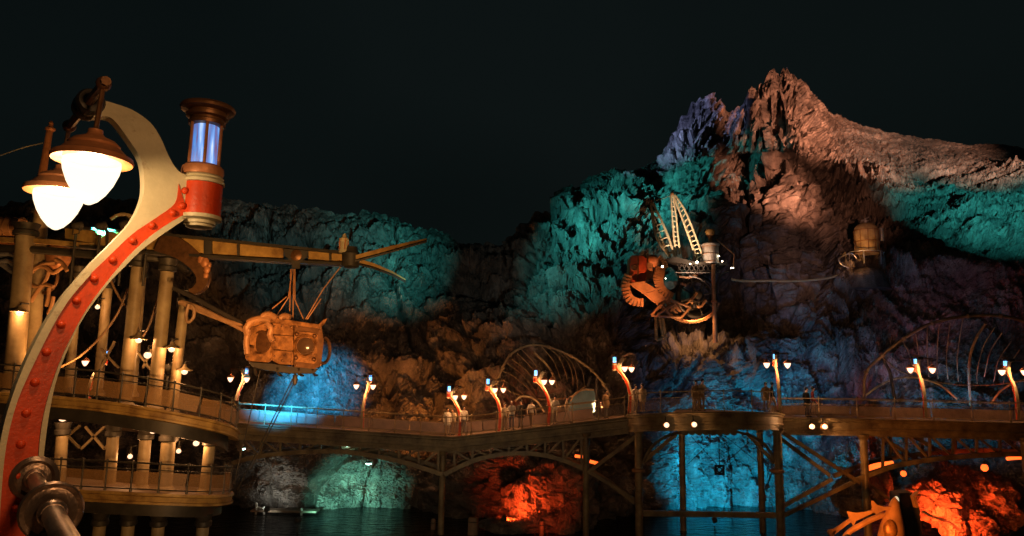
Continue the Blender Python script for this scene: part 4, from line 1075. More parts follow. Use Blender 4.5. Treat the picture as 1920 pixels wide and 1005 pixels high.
# platform with truss, mast
mprism('platform', [(412, 452), (470, 447), (560, 470), (765, 484), (765, 496), (545, 488), (415, 466)], -.6, 2.6, 'iron')
xs_ = list(range(470, 700, 28))
for i, x in enumerate(xs_):
    MB().tube([Q(x, 488, -.55), Q(x + 28, 535, -.55)], .045, 5).build('truss_bar', M['iron'], mach); MB().tube([Q(x + 28, 488, -.55), Q(x, 535, -.55)], .045, 5).build('truss_bar', M['iron'], mach)
MB().tube([Q(455, 536, -.55), Q(720, 538, -.55)], .07, 6).build('truss_chord', M['iron'], mach)
MB().tube([Q(682, 490, -.7), Q(687, 700, -.7), Q(695, 950, -.2)], [.17, .17, .20], 12).build('mast', M['tan'], mach)
MB().lathe(Q(688, 715, -.7), [(.18, 0), (.26, .04), (.26, .16), (.18, .2)], 12).build('mast_collar', M['rust_rim'], mach)
for pts in ([(700, 660), (705, 600), (725, 555), (770, 530)], [(690, 690), (660, 620), (600, 572), (540, 556)]):
    MB().tube(smooth_path([Q(*p, -.6) for p in pts], 5), .09, 6).build('arch_brace', M['iron'], mach)
for x in range(430, 770, 30):
    MB().tube([Q(x, 462 + (x - 430) * .08, -.5), Q(x, 440 + (x - 430) * .08, -.5)], .025, 5).build('rail_post', M['iron'], mach)
# lattice booms
def lattice(c1, c2, n_, r=.085, d=0, mt='cream'):
    a = smooth_path([Q(*p, d) for p in c1], 6); b_ = smooth_path([Q(*p, d) for p in c2], 6)
    off = V((0, .55, 0))
    for ch in (a, b_): MB().tube(ch, r, 7).build('boom_chord', M[mt], mach)
    mid = [(p + q) / 2 + off for p, q in zip(a, b_)] if len(a) == len(b_) else a
    MB().tube(mid, r * .8, 6).build('boom_chord', M[mt], mach)
    for i in range(n_):
        u = (i + .5) / n_; v_ = min(1, (i + 1.3) / n_)
        def at(pl, t_): k_ = t_ * (len(pl) - 1); j = int(min(k_, len(pl) - 2)); return pl[j].lerp(pl[j + 1], k_ - j)
        MB().tube([at(a, u), at(b_, u)], r * .7, 5).build('boom_rung', M[mt], mach); MB().tube([at(a, u), at(mid, v_)], r * .5, 5).build('boom_lace', M[mt], mach)
lattice([(425, 445), (352, 340), (326, 230), (316, 120)], [(455, 440), (415, 320), (370, 215), (326, 125)], 8, .1, 0, 'cream')
lattice([(464, 432), (450, 330), (440, 200), (434, 75)], [(486, 430), (476, 330), (462, 200), (446, 85)], 13, .075, .2)
lattice([(588, 462), (545, 345), (492, 200), (446, 75)], [(622, 452), (580, 330), (515, 170), (458, 80)], 15, .09, 0)
MB().tube([Q(540, 340, .3), Q(505, 230, .3), Q(575, 440, .3)], .05, 5).build('stay', M['column'], mach)
MB().tube(smooth_path([Q(318, 112, 0), Q(372, 105, 0), Q(436, 82, 0)], 3), .035, 5).build('stay', M['column'], mach)
for x, y in ((316, 118), (440, 72)): MB().ball(Q(x, y, -.05), .17, 10).build('boom_cap', M['tan'], mach)
# boiler with lamp cowl
bt_ = Q(668, 486, -.2); R_ = .66
MB().lathe(bt_, [(R_ * .9, 0), (R_, .05), (R_ * 1.0, 1.45), (R_ * 1.1, 1.5), (R_ * 1.1, 1.62), (R_ * .85, 1.7), (R_ * .3, 1.8)], 24).build('boiler', M['white'], mach)
for h_ in (.15, .8, 1.4): MB().torus(bt_ + UP * h_, UP, R_ * 1.01, .035, 24, 6).build('boiler_band', M['tan'], mach)
MB().lathe(bt_ + UP * 1.75, [(.18, 0), (.14, .25), (.16, .4), (.36, .7), (.42, .95), (.38, 1.08), (.2, 1.1)], 18).build('cowl', M['gold'], mach)
MB().tube([Q(700, 340, -.2), Q(770, 400, -.2), Q(806, 432, -.2), Q(800, 512, -.2)], .06, 6).build('jib', M['tan'], mach)
MB().tube([Q(692, 330, -.2), Q(702, 362, -.2)], .04, 5).build('jib_stay', M['iron'], mach)
MBULB = emit('machine_bulb', (1, .85, .6), 22)
for x, y, r_ in ((383, 502, .14), (587, 476, .15), (547, 486, .08), (735, 470, .10), (788, 510, .08), (800, 510, .07), (352, 508, .06), (402, 572, .06), (715, 440, .07)):
    MB().ball(Q(x, y, -.75), r_ * .62, 8).build('bulb', MBULB, mach)
# hose to the tank
td = 65.0
o = MB().tube(smooth_path([P(x, y, d) for x, y, d in ((1372, 524, 60), (1395, 527, 60.5), (1440, 526.5, 61.5), (1490, 527, 62.5), (1540, 523, 63.5), (1566, 518, 64.2), (1590, 509, 64.8))], 5), .10, 8).build('hose', M['cream'])
tag(o, 'pale hose slung across the slabs from digging machine to tank', 'hose')
# ------------------------------------------------------------------ tank on the slope
tank = thing('storage_tank', P(1628, 500, td), 'upright domed storage tank on a stone footing high on the slope', 'tank')
tb = P(1626, 476, td); TR = 1.0; TH = (P(1626, 432, td) - tb).length
MB().lathe(tb, [(TR, 0), (TR * 1.0, TH), (TR * .94, TH + .25), (TR * .7, TH + .52), (TR * .3, TH + .66), (0, TH + .7)], 28).build('shell', M['olive'], tank)
for k_ in (.02, .5, .98): MB().torus(tb + UP * TH * k_, UP, TR * 1.01, .04, 28, 6).build('hoop', M['bronze'], tank)
for i in range(10):
    a = i * .63; MB().tube([tb + V((math.cos(a) * TR * 1.01, math.sin(a) * TR * 1.01, 0)), tb + V((math.cos(a) * TR * 1.01, math.sin(a) * TR * 1.01, TH))], .03, 5).build('strap', M['bronze'], tank)
vt = tb + UP * (TH + .65)
MB().lathe(vt - UP * .05, [(.16, 0), (.16, .2), (.28, .22), (.28, .28), (.06, .3), (.06, .5)], 12).build('valve', M['silver'], tank); MB().tube([vt + V((-.4, 0, .2)), vt + V((0, 0, .35)), vt + V((.35, 0, .6))], .05, 6).build('valve_lever', M['silver'], tank)
MB().lathe(P(1654, 452, td - .2), [(.16, 0), (.16, 1.1), (.1, 1.2)], 10).build('side_cylinder', M['silver'], tank)
ft = P(1622, 512, td); MB().lathe(ft - UP * 1.5, [(2.1, 0), (1.7, .8), (1.55, 1.4), (1.3, 1.75), (1.0, 1.9)], 14).build('footing', ROCK, tank)
rr_ = [tb + V((math.cos(a) * 1.5 - .1, math.sin(a) * 1.3, .1)) for a in np.linspace(0, 2 * math.pi, 25)[:-1]]
MB().tube(rr_, .05, 6, closed=True).build('ring_rail', M['silver'], tank)
for i in range(0, 24, 4): MB().tube([rr_[i], rr_[i] - UP * 1.2], .06, 6).build('rail_post', M['silver'], tank)
MB().tube(smooth_path(PP([(1592, 502), (1578, 496), (1573, 486), (1584, 478), (1598, 476), (1606, 484)], td - 1.2), 4), .05, 6).build('looped_pipe', M['silver'], tank)

# ------------------------------------------------------------------ ribbed canopies
def canopy(name, label, rim, ribs, hoops, small, posts, d, conv, rr, cat='canopy'):
    pts0 = [conv(*p) for p in rim]
    o = thing(name, P(pts0[0][0], pts0[0][1] + 30, d), label, cat)
    MB().tube(smooth_path([P(x, y, d) for x, y in pts0], 6), rr * .9, 8).build('arch_rim', M['column'], o)
    MB().tube(smooth_path([P(x, y - 2, d + .35) for x, y in pts0], 6), rr * .6, 6).build('arch_rim', M['iron'], o)
    n_ = len(pts0)
    for i in range(1, n_ - 1): MB().ball(P(pts0[i][0], pts0[i][1], d - .02), rr * 1.6, 8).build('node', M['column'], o)
    for r_, th in ribs:
        q = [conv(*p) for p in r_]; L_ = len(q)
        MB().tube(smooth_path([P(x, y, d + .3 + 3.2 * i / max(1, L_ - 1)) for i, (x, y) in enumerate(q)], 5), th * .9, 6).build('rib', M['column'], o)
    for r_ in hoops:
        q = [conv(*p) for p in r_]; MB().tube(smooth_path([P(x, y, d + 2 - .8 * abs(i - (len(q) - 1) / 2)) for i, (x, y) in enumerate(q)], 5), .045, 6).build('hoop', M['column'], o)
    for r_ in small:
        q = [conv(*p) for p in r_]; MB().tube(smooth_path([P(x, y, d + 1.2) for x, y in q], 5), .07, 6).build('door_arch', M['cream'], o)
    for r_ in posts:
        q = [conv(*p) for p in r_]; MB().tube([P(x, y, d + .2) for x, y in q], .1, 8).build('post', M['iron'], o)
    return o
c5 = lambda x, y: (x / 2.611 + 780, y / 2.611 + 620)
c7 = lambda x, y: (x / 2.258 + 1540, y / 2.258 + 560)
cn = canopy('ribbed_canopy', 'half-dome canopy of thin curved ribs behind the walkway, left of the digging machine', [(392, 330), (395, 260), (425, 180), (460, 120), (515, 85), (575, 70), (650, 80), (760, 125), (860, 195), (920, 265), (950, 320)],
    [([(420, 195), (480, 225), (540, 275), (590, 330)], .04), ([(470, 140), (540, 195), (590, 260), (620, 330)], .045), ([(520, 95), (580, 160), (620, 230), (645, 300)], .04), ([(575, 105), (650, 180), (688, 260), (700, 370)], .09), ([(650, 85), (700, 130), (730, 200), (742, 250)], .04), ([(720, 110), (765, 160), (785, 220), (792, 290)], .04), ([(780, 140), (815, 200), (826, 270)], .04), ([(405, 235), (450, 255), (500, 290), (545, 330)], .035), ([(445, 160), (510, 208), (566, 268), (606, 330)], .035), ([(495, 110), (560, 175), (608, 245), (634, 315)], .035), ([(615, 78), (672, 148), (704, 225), (716, 290)], .035), ([(690, 98), (740, 150), (765, 215), (770, 280)], .035)],
    [[(425, 280), (520, 322), (640, 336), (760, 322), (830, 270)]], [[(485, 345), (510, 325), (545, 322), (590, 345), (630, 400)], [(755, 345), (780, 308), (820, 290), (870, 290)]],
    [[(885, 230), (885, 400)], [(855, 225), (838, 275)]], 50.5, c5, .085)
blu = mat('blue_hatch_paint', (.12, .30, .42), .5, 0, 2, .3, .15)
hp = smooth_path(PP([c5(750, 400) , c5(755, 345), c5(780, 308), c5(820, 290), c5(870, 290), c5(880, 400)], 51.9), 4)
MB().prism(hp, [p + V((0, 1.2, 0)) for p in hp]).build('hatch', blu, cn, 0)
canopy('ribbed_canopy', 'large half-dome canopy of curved ribs behind the straight walkway', [(180, 420), (190, 315), (260, 240), (350, 170), (470, 105), (620, 75), (760, 75), (900, 110), (1020, 175), (1110, 245), (1160, 330)],
    [([(345, 178), (370, 230), (385, 285)], .045), ([(450, 120), (448, 180), (450, 250), (455, 330)], .045), ([(545, 100), (536, 180), (530, 260), (536, 340)], .045), ([(695, 105), (650, 180), (625, 280), (630, 450)], .10), ([(765, 145), (715, 225), (690, 330)], .05), ([(840, 215), (785, 300), (770, 360)], .045), ([(900, 150), (880, 240), (870, 330)], .045), ([(400, 150), (410, 220), (420, 300)], .04), ([(500, 108), (492, 190), (490, 290), (495, 340)], .04), ([(600, 82), (585, 170), (575, 260), (580, 350)], .04), ([(735, 120), (685, 205), (660, 310), (660, 360)], .04), ([(805, 180), (750, 262), (730, 350)], .04)],
    [[(260, 250), (340, 310), (500, 355), (680, 367), (860, 345), (1000, 290)]], [[(185, 412), (240, 372), (310, 340), (400, 335), (500, 365), (575, 425)], [(720, 440), (760, 390), (830, 350), (900, 340)]],
    [[(290, 310), (314, 440)], [(258, 250), (290, 310)]], 49.5, c7, .10)
# ------------------------------------------------------------------ lower right: horned prow, boulders, glowing strips
c6 = lambda x, y: (x / 5.0526 + 1540, y / 5.0526 + 820)
HD = 38.0
horn = thing('spiny_prow', P(1680, 1010, HD), 'orange-lit spiny iron prow with hooked saw teeth at the bottom of the picture', 'prow')
def hq(x, y, d=0): a, b_ = c6(x, y); return P(a, b_, HD + d)
sp_ = [(60, 905), (130, 880), (265, 790), (320, 775), (500, 690), (540, 670), (620, 672), (715, 660)]
MB().tube(smooth_path([hq(*p) for p in sp_], 5), [.10] * 36, 10).build('ridge_bar', M['tan'], horn)
def tooth(pts, th=.16):
    a = [hq(x, y, -th) for x, y in pts]; MB().prism(a, [hq(x, y, th) for x, y in pts]).build('tooth', M['tan'], horn, 20)
tooth([(58, 870), (100, 868), (140, 880), (120, 935), (105, 960), (85, 945)]); tooth([(240, 700), (330, 715), (410, 705), (480, 690), (480, 720), (330, 790), (305, 850), (270, 780)])
tooth([(470, 600), (490, 600), (530, 640), (600, 660), (725, 645), (715, 685), (600, 690), (520, 730), (480, 690)])
tooth([(100, 905), (270, 780), (285, 800), (150, 905), (110, 930)])
MB().tube(smooth_path([hq(*p, .2) for p in ((180, 1000), (260, 900), (340, 850), (450, 790), (560, 745), (640, 740))], 5), [.14] * 26, 8).build('lower_bar', M['tan'], horn)
MB().lathe(hq(660, 1000), [(.62, -.8), (.66, 0), (.55, .8), (.35, 1.5), (.2, 2.0), (.06, 2.2)], 18, axis=V((.16, 0, 1))).build('hull', M['tan'], horn)
MB().ball(hq(655, 880, -.4), .34, 16, 1, .8, 1.5).build('lens', M['brass'], horn)
MB().ball(hq(712, 595), .12, 12, 1, 1, 1.6).build('lamp', emit('pale_lamp', (.8, 1, .7), .5), horn)
pl_ = MB(); a = [hq(*p, .8) for p in ((740, 530), (860, 520), (930, 680), (960, 1000), (760, 1000))]; pl_.prism(a, [q + V((0, 1.0, 0)) for q in a]); pl_.build('fin', M['iron'], horn)
pl_ = MB(); a = [hq(*p, .4) for p in ((870, 560), (925, 512), (932, 522), (895, 565), (932, 665), (900, 668))]; pl_.prism(a, [q + V((0, .3, 0)) for q in a]); pl_.build('fin_edge', M['tan'], horn)
MB().tube(smooth_path([hq(*p, .3) for p in ((960, 700), (1050, 750), (1200, 800), (1300, 870))], 4), .06, 6).build('boom', M['silver'], horn)

def boulder(px, py, d, s, seed, label, squash=(1, 1, .8)):
    """faceted shore boulder"""
    n_, m_ = 84, 52
    th = np.linspace(0, math.pi, m_); ph = np.linspace(0, 2 * math.pi, n_, endpoint=False)
    g = np.stack([np.sin(th)[:, None] * np.cos(ph), np.sin(th)[:, None] * np.sin(ph), np.cos(th)[:, None] * np.ones(n_)], -1)
    q = g * s * np.array(squash) + seed * 13.7
    w1, w2, ci = worley(q * (1.3 / s ** .6), 300 + seed)
    r_ = 1 + .22 * fbm(q * .8 / s, 3, 310 + seed) + .16 * (ci - .5) + .2 * np.minimum(w2 - w1, .25) + .10 * ridged(q * 1.9, 4, 320) - .13 * (1 - sstep(0, .10, w2 - w1)) + .012 * np.random.RandomState(seed).randn(m_, n_)
    v = g * r_[..., None] * s * np.array(squash)
    c = P(px, py, d)
    vs_ = [tuple(k) for k in v.reshape(-1, 3)]
    fs = [(i * n_ + j, (i + 1) * n_ + j, (i + 1) * n_ + (j + 1) % n_, i * n_ + (j + 1) % n_) for i in range(m_ - 1) for j in range(n_)]
    me = bpy.data.meshes.new('boulder'); me.from_pydata(vs_, [], fs); me.materials.append(ROCK2); me.update()
    o = bpy.data.objects.new('boulder', me); col.objects.link(o); o.location = c
    tag(o, label, 'boulder', 'boulders at the water')
boulder(1612, 930, 47, 1.5, 1, 'violet-tinted boulder behind the pier near the horned prow', (1, 1, .75))
boulder(1650, 905, 48, .9, 2, 'small upright rock just above the horned prow', (.8, .8, 1.3))
boulder(1760, 945, 46.5, 1.6, 3, 'low boulder left of the red glowing heap')
boulder(1815, 935, 47.5, 1.9, 4, 'large boulder in the middle of the red glow under the right span', (1.1, 1, .9))
boulder(1850, 960, 46.5, 1.5, 5, 'rightmost boulder of the red glowing heap')
boulder(1000, 960, 49.5, 1.5, 6, 'sloping boulder at the left of the red glow under the bridge', (.8, 1, 1.3))
boulder(1045, 930, 50.5, 2.1, 7, 'large boulder in the red glow under the bridge', (1.1, 1, .9))
boulder(1075, 960, 49, 1.6, 8, 'boulder beside the bridge column in the red glow', (1, 1, .8))
boulder(1160, 925, 50, 1.3, 9, 'dim reddish boulder between two bridge columns')
for k_, (x, y, d, s_, lb) in enumerate(((1020, 985, 47.6, .9, 'small pointed rock low in the red glow under the bridge'), (1058, 990, 47.4, .8, 'small rock at the waterline beside the column in the red glow'), (985, 930, 50.5, 1.1, 'upper left rock of the red glow under the bridge'),
        (1785, 985, 45, .8, 'small rock at the foot of the red heap under the right span'), (1835, 990, 45, .9, 'flat rock at the foot of the red heap near the picture edge'), (1780, 915, 48, 1.1, 'upper left rock of the red heap under the right span'), (1870, 925, 48, 1.2, 'upper right rock of the red heap under the right span'))):
    boulder(x, y, d, s_, 20 + k_, lb, ((1.2, 1, .9), (.8, 1, 1.2))[k_ % 2])
boulder(960, 985, 47, 1.2, 10, 'low foam-washed rock at the waterline right of the thick piling', (1.6, 1, .35))

GLOW = emit('orange_glow', (1, .12, .015), 2.2)
def strip(pts, d, r_, label):  # beams lit by lanterns; that light is put in as their own emission
    q = PP(pts, d); o = thing('lit_beam_strip', q[0], label, 'lamp')
    MB().tube(smooth_path(q, 3), r_, 8).build('tube', GLOW, o)
    MB().tube([p + V((0, .12, r_ * 1.2)) for p in smooth_path(q, 3)], r_ * .9, 6).build('hood', M['iron'], o)
strip([(1628, 878), (1645, 873), (1674, 869)], 45.5, .16, 'thick orange glowing strip for a lantern-lit beam right of the pier with collarless top')
strip([(1888, 860), (1915, 858), (1940, 857)], 45, .10, 'orange glowing strip for a lantern-lit beam under the arch at the right edge')
strip([(1078, 855), (1096, 857)], 46.5, .09, 'short orange glowing strip for a lantern-lit beam left of the bridge column')
strip([(1106, 865), (1124, 870)], 46.5, .10, 'short orange glowing strip for a lantern-lit beam right of the bridge column')
def hang_lamp(px, py, d, r_, label):
    c = P(px, py, d); o = thing('hanging_lantern', c, label, 'lantern')
    MB().lathe(c - UP * r_, [(r_ * .4, 0), (r_ * .9, r_ * .5), (r_, r_), (r_ * .85, r_ * 1.6), (r_ * .4, r_ * 2)], 12).build('glass', GLOW, o)
    MB().lathe(c + UP * r_, [(r_ * .5, 0), (r_ * .6, r_ * .2), (r_ * .1, r_ * .5)], 10).build('cap', M['iron'], o); MB().tube([c + UP * r_ * 1.3, c + UP * (r_ + 1.2)], .02, 5).build('chain', M['iron'], o)
hang_lamp(1846, 877, 44.8, .2, 'round orange lantern hanging under the right span'); hang_lamp(1694, 888, 45.6, .17, 'small orange lantern hanging below the glowing strip')

# ------------------------------------------------------------------ people on the walkway
def person_mesh(name, pose):
    J = {}; E = []; 
    def j(n_, p, r_, par=None):
        J[n_] = (len(J), p, r_)
        if par: E.append((J[par][0], J[n_][0]))
    st = {'stand': (0.0, 0.0), 'walk': (.28, .18), 'lean': (0.05, 0.0)}[pose]
    f0, a0 = st
    j('pelvis', (0, 0, .95), (.15, .12)); j('waist', (0, .01, 1.10), (.13, .10), 'pelvis'); j('chest', (0, .02 if pose != 'lean' else -.05, 1.32), (.165, .12), 'waist')
    j('neck', (0, .01 if pose != 'lean' else -.09, 1.48), (.055, .055), 'chest'); hy = -.02 if pose != 'lean' else -.13
    j('head0', (0, hy, 1.57), (.075, .085), 'neck'); j('head1', (0, hy - .01, 1.67), (.078, .095), 'head0'); j('head2', (0, hy, 1.74), (.05, .06), 'head1')
    j('nose', (0, hy - .10, 1.62), (.018, .018), 'head1')
    for s_, t_ in (('l', 1), ('r', -1)):
        y0 = t_ * f0
        j('hip' + s_, (.095 * t_, 0, .90), (.095, .095), 'pelvis'); j('knee' + s_, (.10 * t_, -y0 * .5 - .02, .50), (.062, .062), 'hip' + s_); j('ank' + s_, (.10 * t_, -y0 * .8 + .03, .09), (.042, .042), 'knee' + s_); j('toe' + s_, (.115 * t_, -y0 * .8 - .14, .045), (.04, .035), 'ank' + s_)
        j('sh' + s_, (.19 * t_, .02 if pose != 'lean' else -.05, 1.40), (.065, .065), 'chest')
        if pose == 'lean':
            j('el' + s_, (.24 * t_, -.12, 1.16), (.045, .045), 'sh' + s_); j('wr' + s_, (.17 * t_, -.34, 1.13), (.032, .032), 'el' + s_); j('ha' + s_, (.12 * t_, -.42, 1.13), (.038, .022), 'wr' + s_)
        else:
            j('el' + s_, (.25 * t_, .03 + y0 * .3, 1.13), (.045, .045), 'sh' + s_); j('wr' + s_, (.25 * t_, -.06 + y0 * .6, .88), (.032, .032), 'el' + s_); j('ha' + s_, (.24 * t_, -.08 + y0 * .65, .79), (.025, .038), 'wr' + s_)
    me = bpy.data.meshes.new(name); me.from_pydata([J[k_][1] for k_ in J], E, [])
    ob = bpy.data.objects.new('tmp', me); col.objects.link(ob)
    ob.modifiers.new('s', 'SKIN'); sd = ob.modifiers.new('u', 'SUBSURF'); sd.levels = 2; sd.render_levels = 2
    for k_, (i, p, r_) in J.items():
        me.skin_vertices[0].data[i].radius = r_; me.skin_vertices[0].data[i].use_root = (k_ == 'pelvis')
    bpy.context.view_layer.update()
    dg = bpy.context.evaluated_depsgraph_get(); out = bpy.data.meshes.new_from_object(ob.evaluated_get(dg))
    bpy.data.objects.remove(ob); bpy.data.meshes.remove(me); out.name = name
    out.polygons.foreach_set('use_smooth', [True] * len(out.polygons))
    return out, hy
POSES = {k_: person_mesh('body', k_) for k_ in ('stand', 'walk', 'lean')}
def cloth(c): return mat('cloth', c, .85, 0, 9, .25, .2)
CL = {k_: cloth(v) for k_, v in dict(white=(.62, .58, .52), cream=(.50, .42, .30), grey=(.22, .21, .21), black=(.02, .02, .022), navy=(.03, .04, .08), tan=(.36, .24, .13), red=(.38, .07, .05), jean=(.06, .09, .16), olive=(.12, .11, .06)).items()}
def person(px, d, edge, phi, top, legs, pose, label, coat=False, hat=None):
    y_ = interp([(e[0], e[1]) for e in edge], px)
    ez = P(px, y_, interp([(e[0], e[2]) for e in edge], px)).z        # deck height there
    q = P(px, y_, d); loc = V((q.x, q.y, ez - .02))
    o = thing('person', loc, label, 'person', 'people on the walkway'); o.rotation_euler = (0, 0, rad(phi)); s_ = random.uniform(.93, 1.04); o.scale = (s_, s_, s_)
    me, hy = POSES[pose]; me = me.copy(); me.materials.clear()
    for m_ in (M['skin'], CL[top], CL[legs], M['hair']): me.materials.append(m_)
    for p in me.polygons:
        c = p.center; z = c.z
        hand = (abs(c.x) > .16 and z < .86 and z > .6) if pose != 'lean' else (c.y < -.35 and z > 1.0)
        p.material_index = 0 if (z > 1.475 or hand) else (1 if z > .93 else (2 if z > .11 else 3))
        if pose != 'lean' and abs(c.x) > .18 and .86 <= z <= 1.45: p.material_index = 1
    b_ = bpy.data.objects.new('body', me); col.objects.link(b_); b_.parent = o
    m = MB(); m.ball((0, hy + .022, 1.685), .108, 14, .92, 1.0, .98); hm = m.build('hair', CL[hat] if hat else M['hair'], o, world=False)
    if coat:
        m = MB(); m.lathe((0, 0, 0), [(.235, .66), (.215, .9), (.185, 1.1), (.205, 1.3), (.15, 1.42), (.08, 1.46)], 14); c_ = m.build('coat', CL[top], o, world=False); c_.scale = (1, .74, 1)
    return o
ALL1, ALL2, ALL3 = EDGE, BULGE, EDGE2
person(838, 46.9, EDGE, 20, 'white', 'cream', 'stand', 'person in white leaning near the lowest lamp post, leftmost walker', True)
person(850, 47.3, EDGE, -30, 'cream', 'tan', 'lean', 'person in cream beside the lowest lamp post, middle of three')
person(869, 46.9, EDGE, 10, 'white', 'grey', 'walk', 'person in white just right of the lowest lamp post')
person(946, 46.4, EDGE, 30, 'cream', 'tan', 'stand', 'person in cream just right of the canopy-foot lamp post')
person(959, 46.1, EDGE, 0, 'white', 'jean', 'lean', 'person in white at the rail, second from the canopy-foot lamp post')
person(976, 46.4, EDGE, -20, 'black', 'grey', 'stand', 'dark-haired person in black among the pale group', True)
person(996, 46.2, EDGE, 160, 'white', 'tan', 'walk', 'person in white at the right end of the group of four')
person(1041, 46, EDGE, -10, 'white', 'cream', 'lean', 'person in white right of the middle canopy lamp post')
person(1063, 46.1, EDGE, 90, 'cream', 'white', 'walk', 'person in pale clothes walking beside the blue hatch')
person(1136, 45.4, EDGE, 40, 'tan', 'grey', 'stand', 'person in tan under the right foot of the small canopy', True)
person(1191, 44.9, BULGE, 10, 'white', 'cream', 'lean', 'person in white at the left corner of the bulge')
person(1205, 44.2, BULGE, -40, 'cream', 'tan', 'stand', 'person in cream standing right of the corner lamp post', True)
person(1306, 42.4, BULGE, 0, 'tan', 'cream', 'stand', 'person in light tan at the middle of the bulge, left of a pair', True)
person(1316, 42.5, BULGE, 20, 'cream', 'tan', 'lean', 'person in cream at the middle of the bulge, right of a pair')
person(1437, 42.8, BULGE, -20, 'tan', 'olive', 'stand', 'person in tan left of the right corner lamp post', True)
person(1449, 43.2, BULGE, 60, 'black', 'tan', 'walk', 'person with black top close to the right corner lamp post')
person(1514, 44.6, EDGE2, 30, 'black', 'navy', 'stand', 'person in black with dark hair strolling on the straight walkway', True)
person(1526, 44.7, EDGE2, 60, 'red', 'grey', 'walk', 'person in reddish top beside the one in black')
TOW = V((-15.5, 27.5, 7.2))           # top of the tower platform, just above the girder
MAST = V((34, 22, 10))                # lighting mast at the far right end of the walkway
def f(src, px, py, color, L, cone, label, dst=None, **k):
    k.setdefault('blend', 1.0)
    flood(src, dst if dst is not None else PR(px, py), color, L, cone, label=label, **k)
f(TOW + V((-.9, 0, 0)), 1110, 480, TEAL, .24, 20, 'tower-top floodlight aimed at the teal left flank', post=2)
f(TOW, 1150, 380, TEAL, .34, 15, 'tower-top floodlight aimed at the teal shoulder of the mountain', post=2)
f(TOW + V((.9, 0, .1)), 1285, 345, TEAL, .20, 11, 'tower-top floodlight aimed below the left pinnacles', post=2)
f(MAST, 1800, 352, TEAL, .24, 19, 'mast floodlight aimed at the teal right hill', post=17)
f(V((4.0, 9.6, -1)), 730, 462, TEAL, .14, 13, 'floodlight below the near walkway aimed at the teal end of the ridge', post=6)
f(V((4.8, 9.8, -1)), 560, 425, (.35, .85, .85), .05, 17, 'floodlight below the near walkway aimed at the dim blue ridge', post=6)
f(MAST + V((0, 1, 1)), 1580, 255, ORNG, .75, 13, 'mast floodlight aimed at the orange right slope', post=18)
f(MAST + V((0, 2, 1)), 1470, 205, ORNG, .75, 13, 'mast floodlight aimed at the orange summit', post=18)
f(V((20, 12, 7)), 1448, 352, ORNG, .7, 9, 'mast floodlight aimed at the orange knob', post=14)
f(TOW + V((1.8, 0, .1)), 1285, 245, (.36, .45, 1), .5, 8, 'tower-top floodlight aimed at the violet pinnacles', post=2)
f(MAST + V((0, 3, 1)), 1750, 270, ORNG, .5, 11, 'mast floodlight aimed along the right skyline', post=18)
f(P(1560, 224, 133), 1495, 155, VIO, .25, 60, 'floodlight behind the right slope aimed at the summit edge', post=5)
f(P(1378, 222, 119), 1346, 192, (1, .22, .05), .8, 60, 'red floodlight in the saddle between the peaks', post=2)
f(P(770, 830, 51), 800, 690, (1, .29, .045), .15, 120, 'warm floodlight at the walkway kink aimed at the brown wall', post=.5)
f(P(318, 690, 29), 580, 742, (.02, .46, 1), 1.7, 17, 'blue floodlight among the tower columns aimed at the pale blue rock', post=.5)
f(P(1290, 785, 50.5), 1300, 735, BLUE, .07, 90, 'blue floodlight behind the bulge of the walkway', post=.5)
f(P(1500, 785, 50.5), 1510, 735, BLUE, .09, 90, 'blue floodlight beside the two strollers', post=.5)
f(P(1780, 790, 50), 1780, 730, (.03, .5, 1), .10, 90, 'blue floodlight under the right ribbed canopy', post=.5)
f(P(1340, 975, 49.5), 1350, 880, CYAN, .95, 80, 'cyan floodlight at the water under the bulge', post=1)
f(P(1580, 965, 49.5), 1560, 860, CYAN, .3, 100, 'cyan floodlight at the water between the braced piers', post=1)
f(P(560, 975, 46), 655, 930, (.25, 1, .75), 1.0, 48, 'green-white floodlight at the water under the long arch', post=1)
f(P(500, 955, 50), 520, 915, (.9, .95, .85), .25, 70, 'white floodlight on the little landing', post=1)
f(P(945, 972, 46.4), 1030, 925, RED, .5, 105, 'red floodlight at the water aimed at the glowing rocks', post=1)
f(P(1735, 985, 42.6), 1830, 935, RED, .32, 85, 'red floodlight under the right span', post=1)
# lamps that wash the ironwork in warm light, and added fill lights
AMB = (1, .47, .14)
f(V((-3.2, 8.6, -.9)), 0, 0, AMB, .095, 48, 'amber floodlight below the near walkway aimed at the tower', dst=P(210, 640, 28), post=6)
f(V((-2.4, 8.9, -.9)), 0, 0, (1, .29, .05), .15, 20, 'amber floodlight below the near walkway aimed at the hanging pod', dst=P(530, 650, 26), post=6)
f(V((-1.8, 9.2, -.9)), 0, 0, AMB, .16, 42, 'amber floodlight below the near walkway aimed at the boom girder', dst=P(480, 480, 26), post=6)
f(V((2.5, 9.4, -1.2)), 0, 0, (1, .58, .28), .010, 66, 'wide warm fill light added below the near walkway aimed at the bridge', dst=P(1250, 820, 44), post=6)  # added fill; its spill gives bridge and rock a brownish ambient
f(P(1110, 790, 51), 0, 0, (1, .34, .12), .8, 18, 'orange floodlight aimed at the red housing of the digging machine', dst=P(1205, 545, 60), post=1)
f(P(1330, 792, 50.5), 0, 0, (1, .45, .16), .5, 20, 'orange floodlight aimed at the wheel of the digging machine', dst=P(1290, 600, 60), post=1)
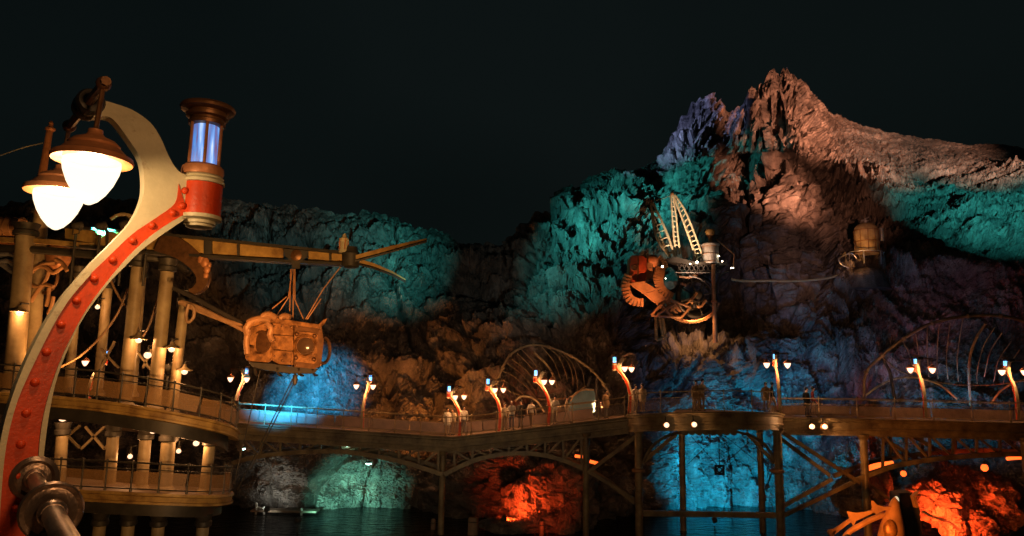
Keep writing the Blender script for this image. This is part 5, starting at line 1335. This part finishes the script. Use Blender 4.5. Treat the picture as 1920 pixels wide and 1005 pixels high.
f(P(1400, 792, 50.5), 0, 0, (1, .60, .38), 1.3, 15, 'pale floodlight aimed at the booms of the digging machine', dst=P(1285, 445, 60), post=1)
f(P(1482, 775, 50), 0, 0, (1, .40, .10), .40, 9, 'orange floodlight aimed at the storage tank', dst=P(1615, 460, 65), post=1)
f(V((11, 11, 3)), 1490, 480, (1, .50, .40), .035, 15, 'dim added fill light aimed at the columnar slabs', post=10)  # added front fill that lifts the dim slabs
f(V((12, 11, 4)), 1560, 345, ORNG, .06, 13, 'dim added fill light aimed below the orange slope', post=11)  # front fill added for the dark band under the slope
f(V((2.4, -1.2, 3.4)), 0, 0, (1, .50, .20), .12, 60, 'amber fill light added on the near walkway behind the viewer, aimed at the orange lamp post', dst=P(170, 520, 5.6), post=3.4, alb=.4)  # added out of view to brighten the near post and its hoods
f(P(1590, 1010, 34), 0, 0, (1, .27, .035), .5, 60, 'orange floodlight at the water aimed at the spiny prow', dst=P(1640, 965, 38), post=1)
f(V((-.6, 9.5, -1.4)), 0, 0, (1, .75, .45), .012, 50, 'dim fill light added below the near walkway aimed at the long arch', dst=P(650, 840, 45), post=6)  # extra fill added so the truss bars stay visible
f(V((5.6, 9.7, -1)), 960, 545, (.75, .85, .8), .012, 13, 'dim pale fill light added below the near walkway aimed at the valley rocks', post=6)  # faint fill added over the dark valley
f(P(1302, 575, 59), 0, 0, (1, .45, .16), .8, 110, 'lamp slung under the digging machine', dst=P(1312, 632, 60.4), post=0)
f(P(128, 732, 29), 0, 0, (1, .42, .11), .22, 90, 'amber fill light added behind the tower railing, aimed at the pipe machinery', dst=P(60, 520, 30), post=.4)  # added for more warm spill on the left of the tower
f(P(1010, 1012, 40), 0, 0, RED, .10, 36, 'low red fill light added in front of the glow under the bridge', dst=P(1030, 925, 50), post=.6)  # second red source, added as soft frontal fill
f(P(1790, 1014, 35.5), 0, 0, RED, .12, 36, 'low red fill light added in front of the right span glow', dst=P(1815, 935, 47), post=.6)  # frontal fill added for the heap on the right
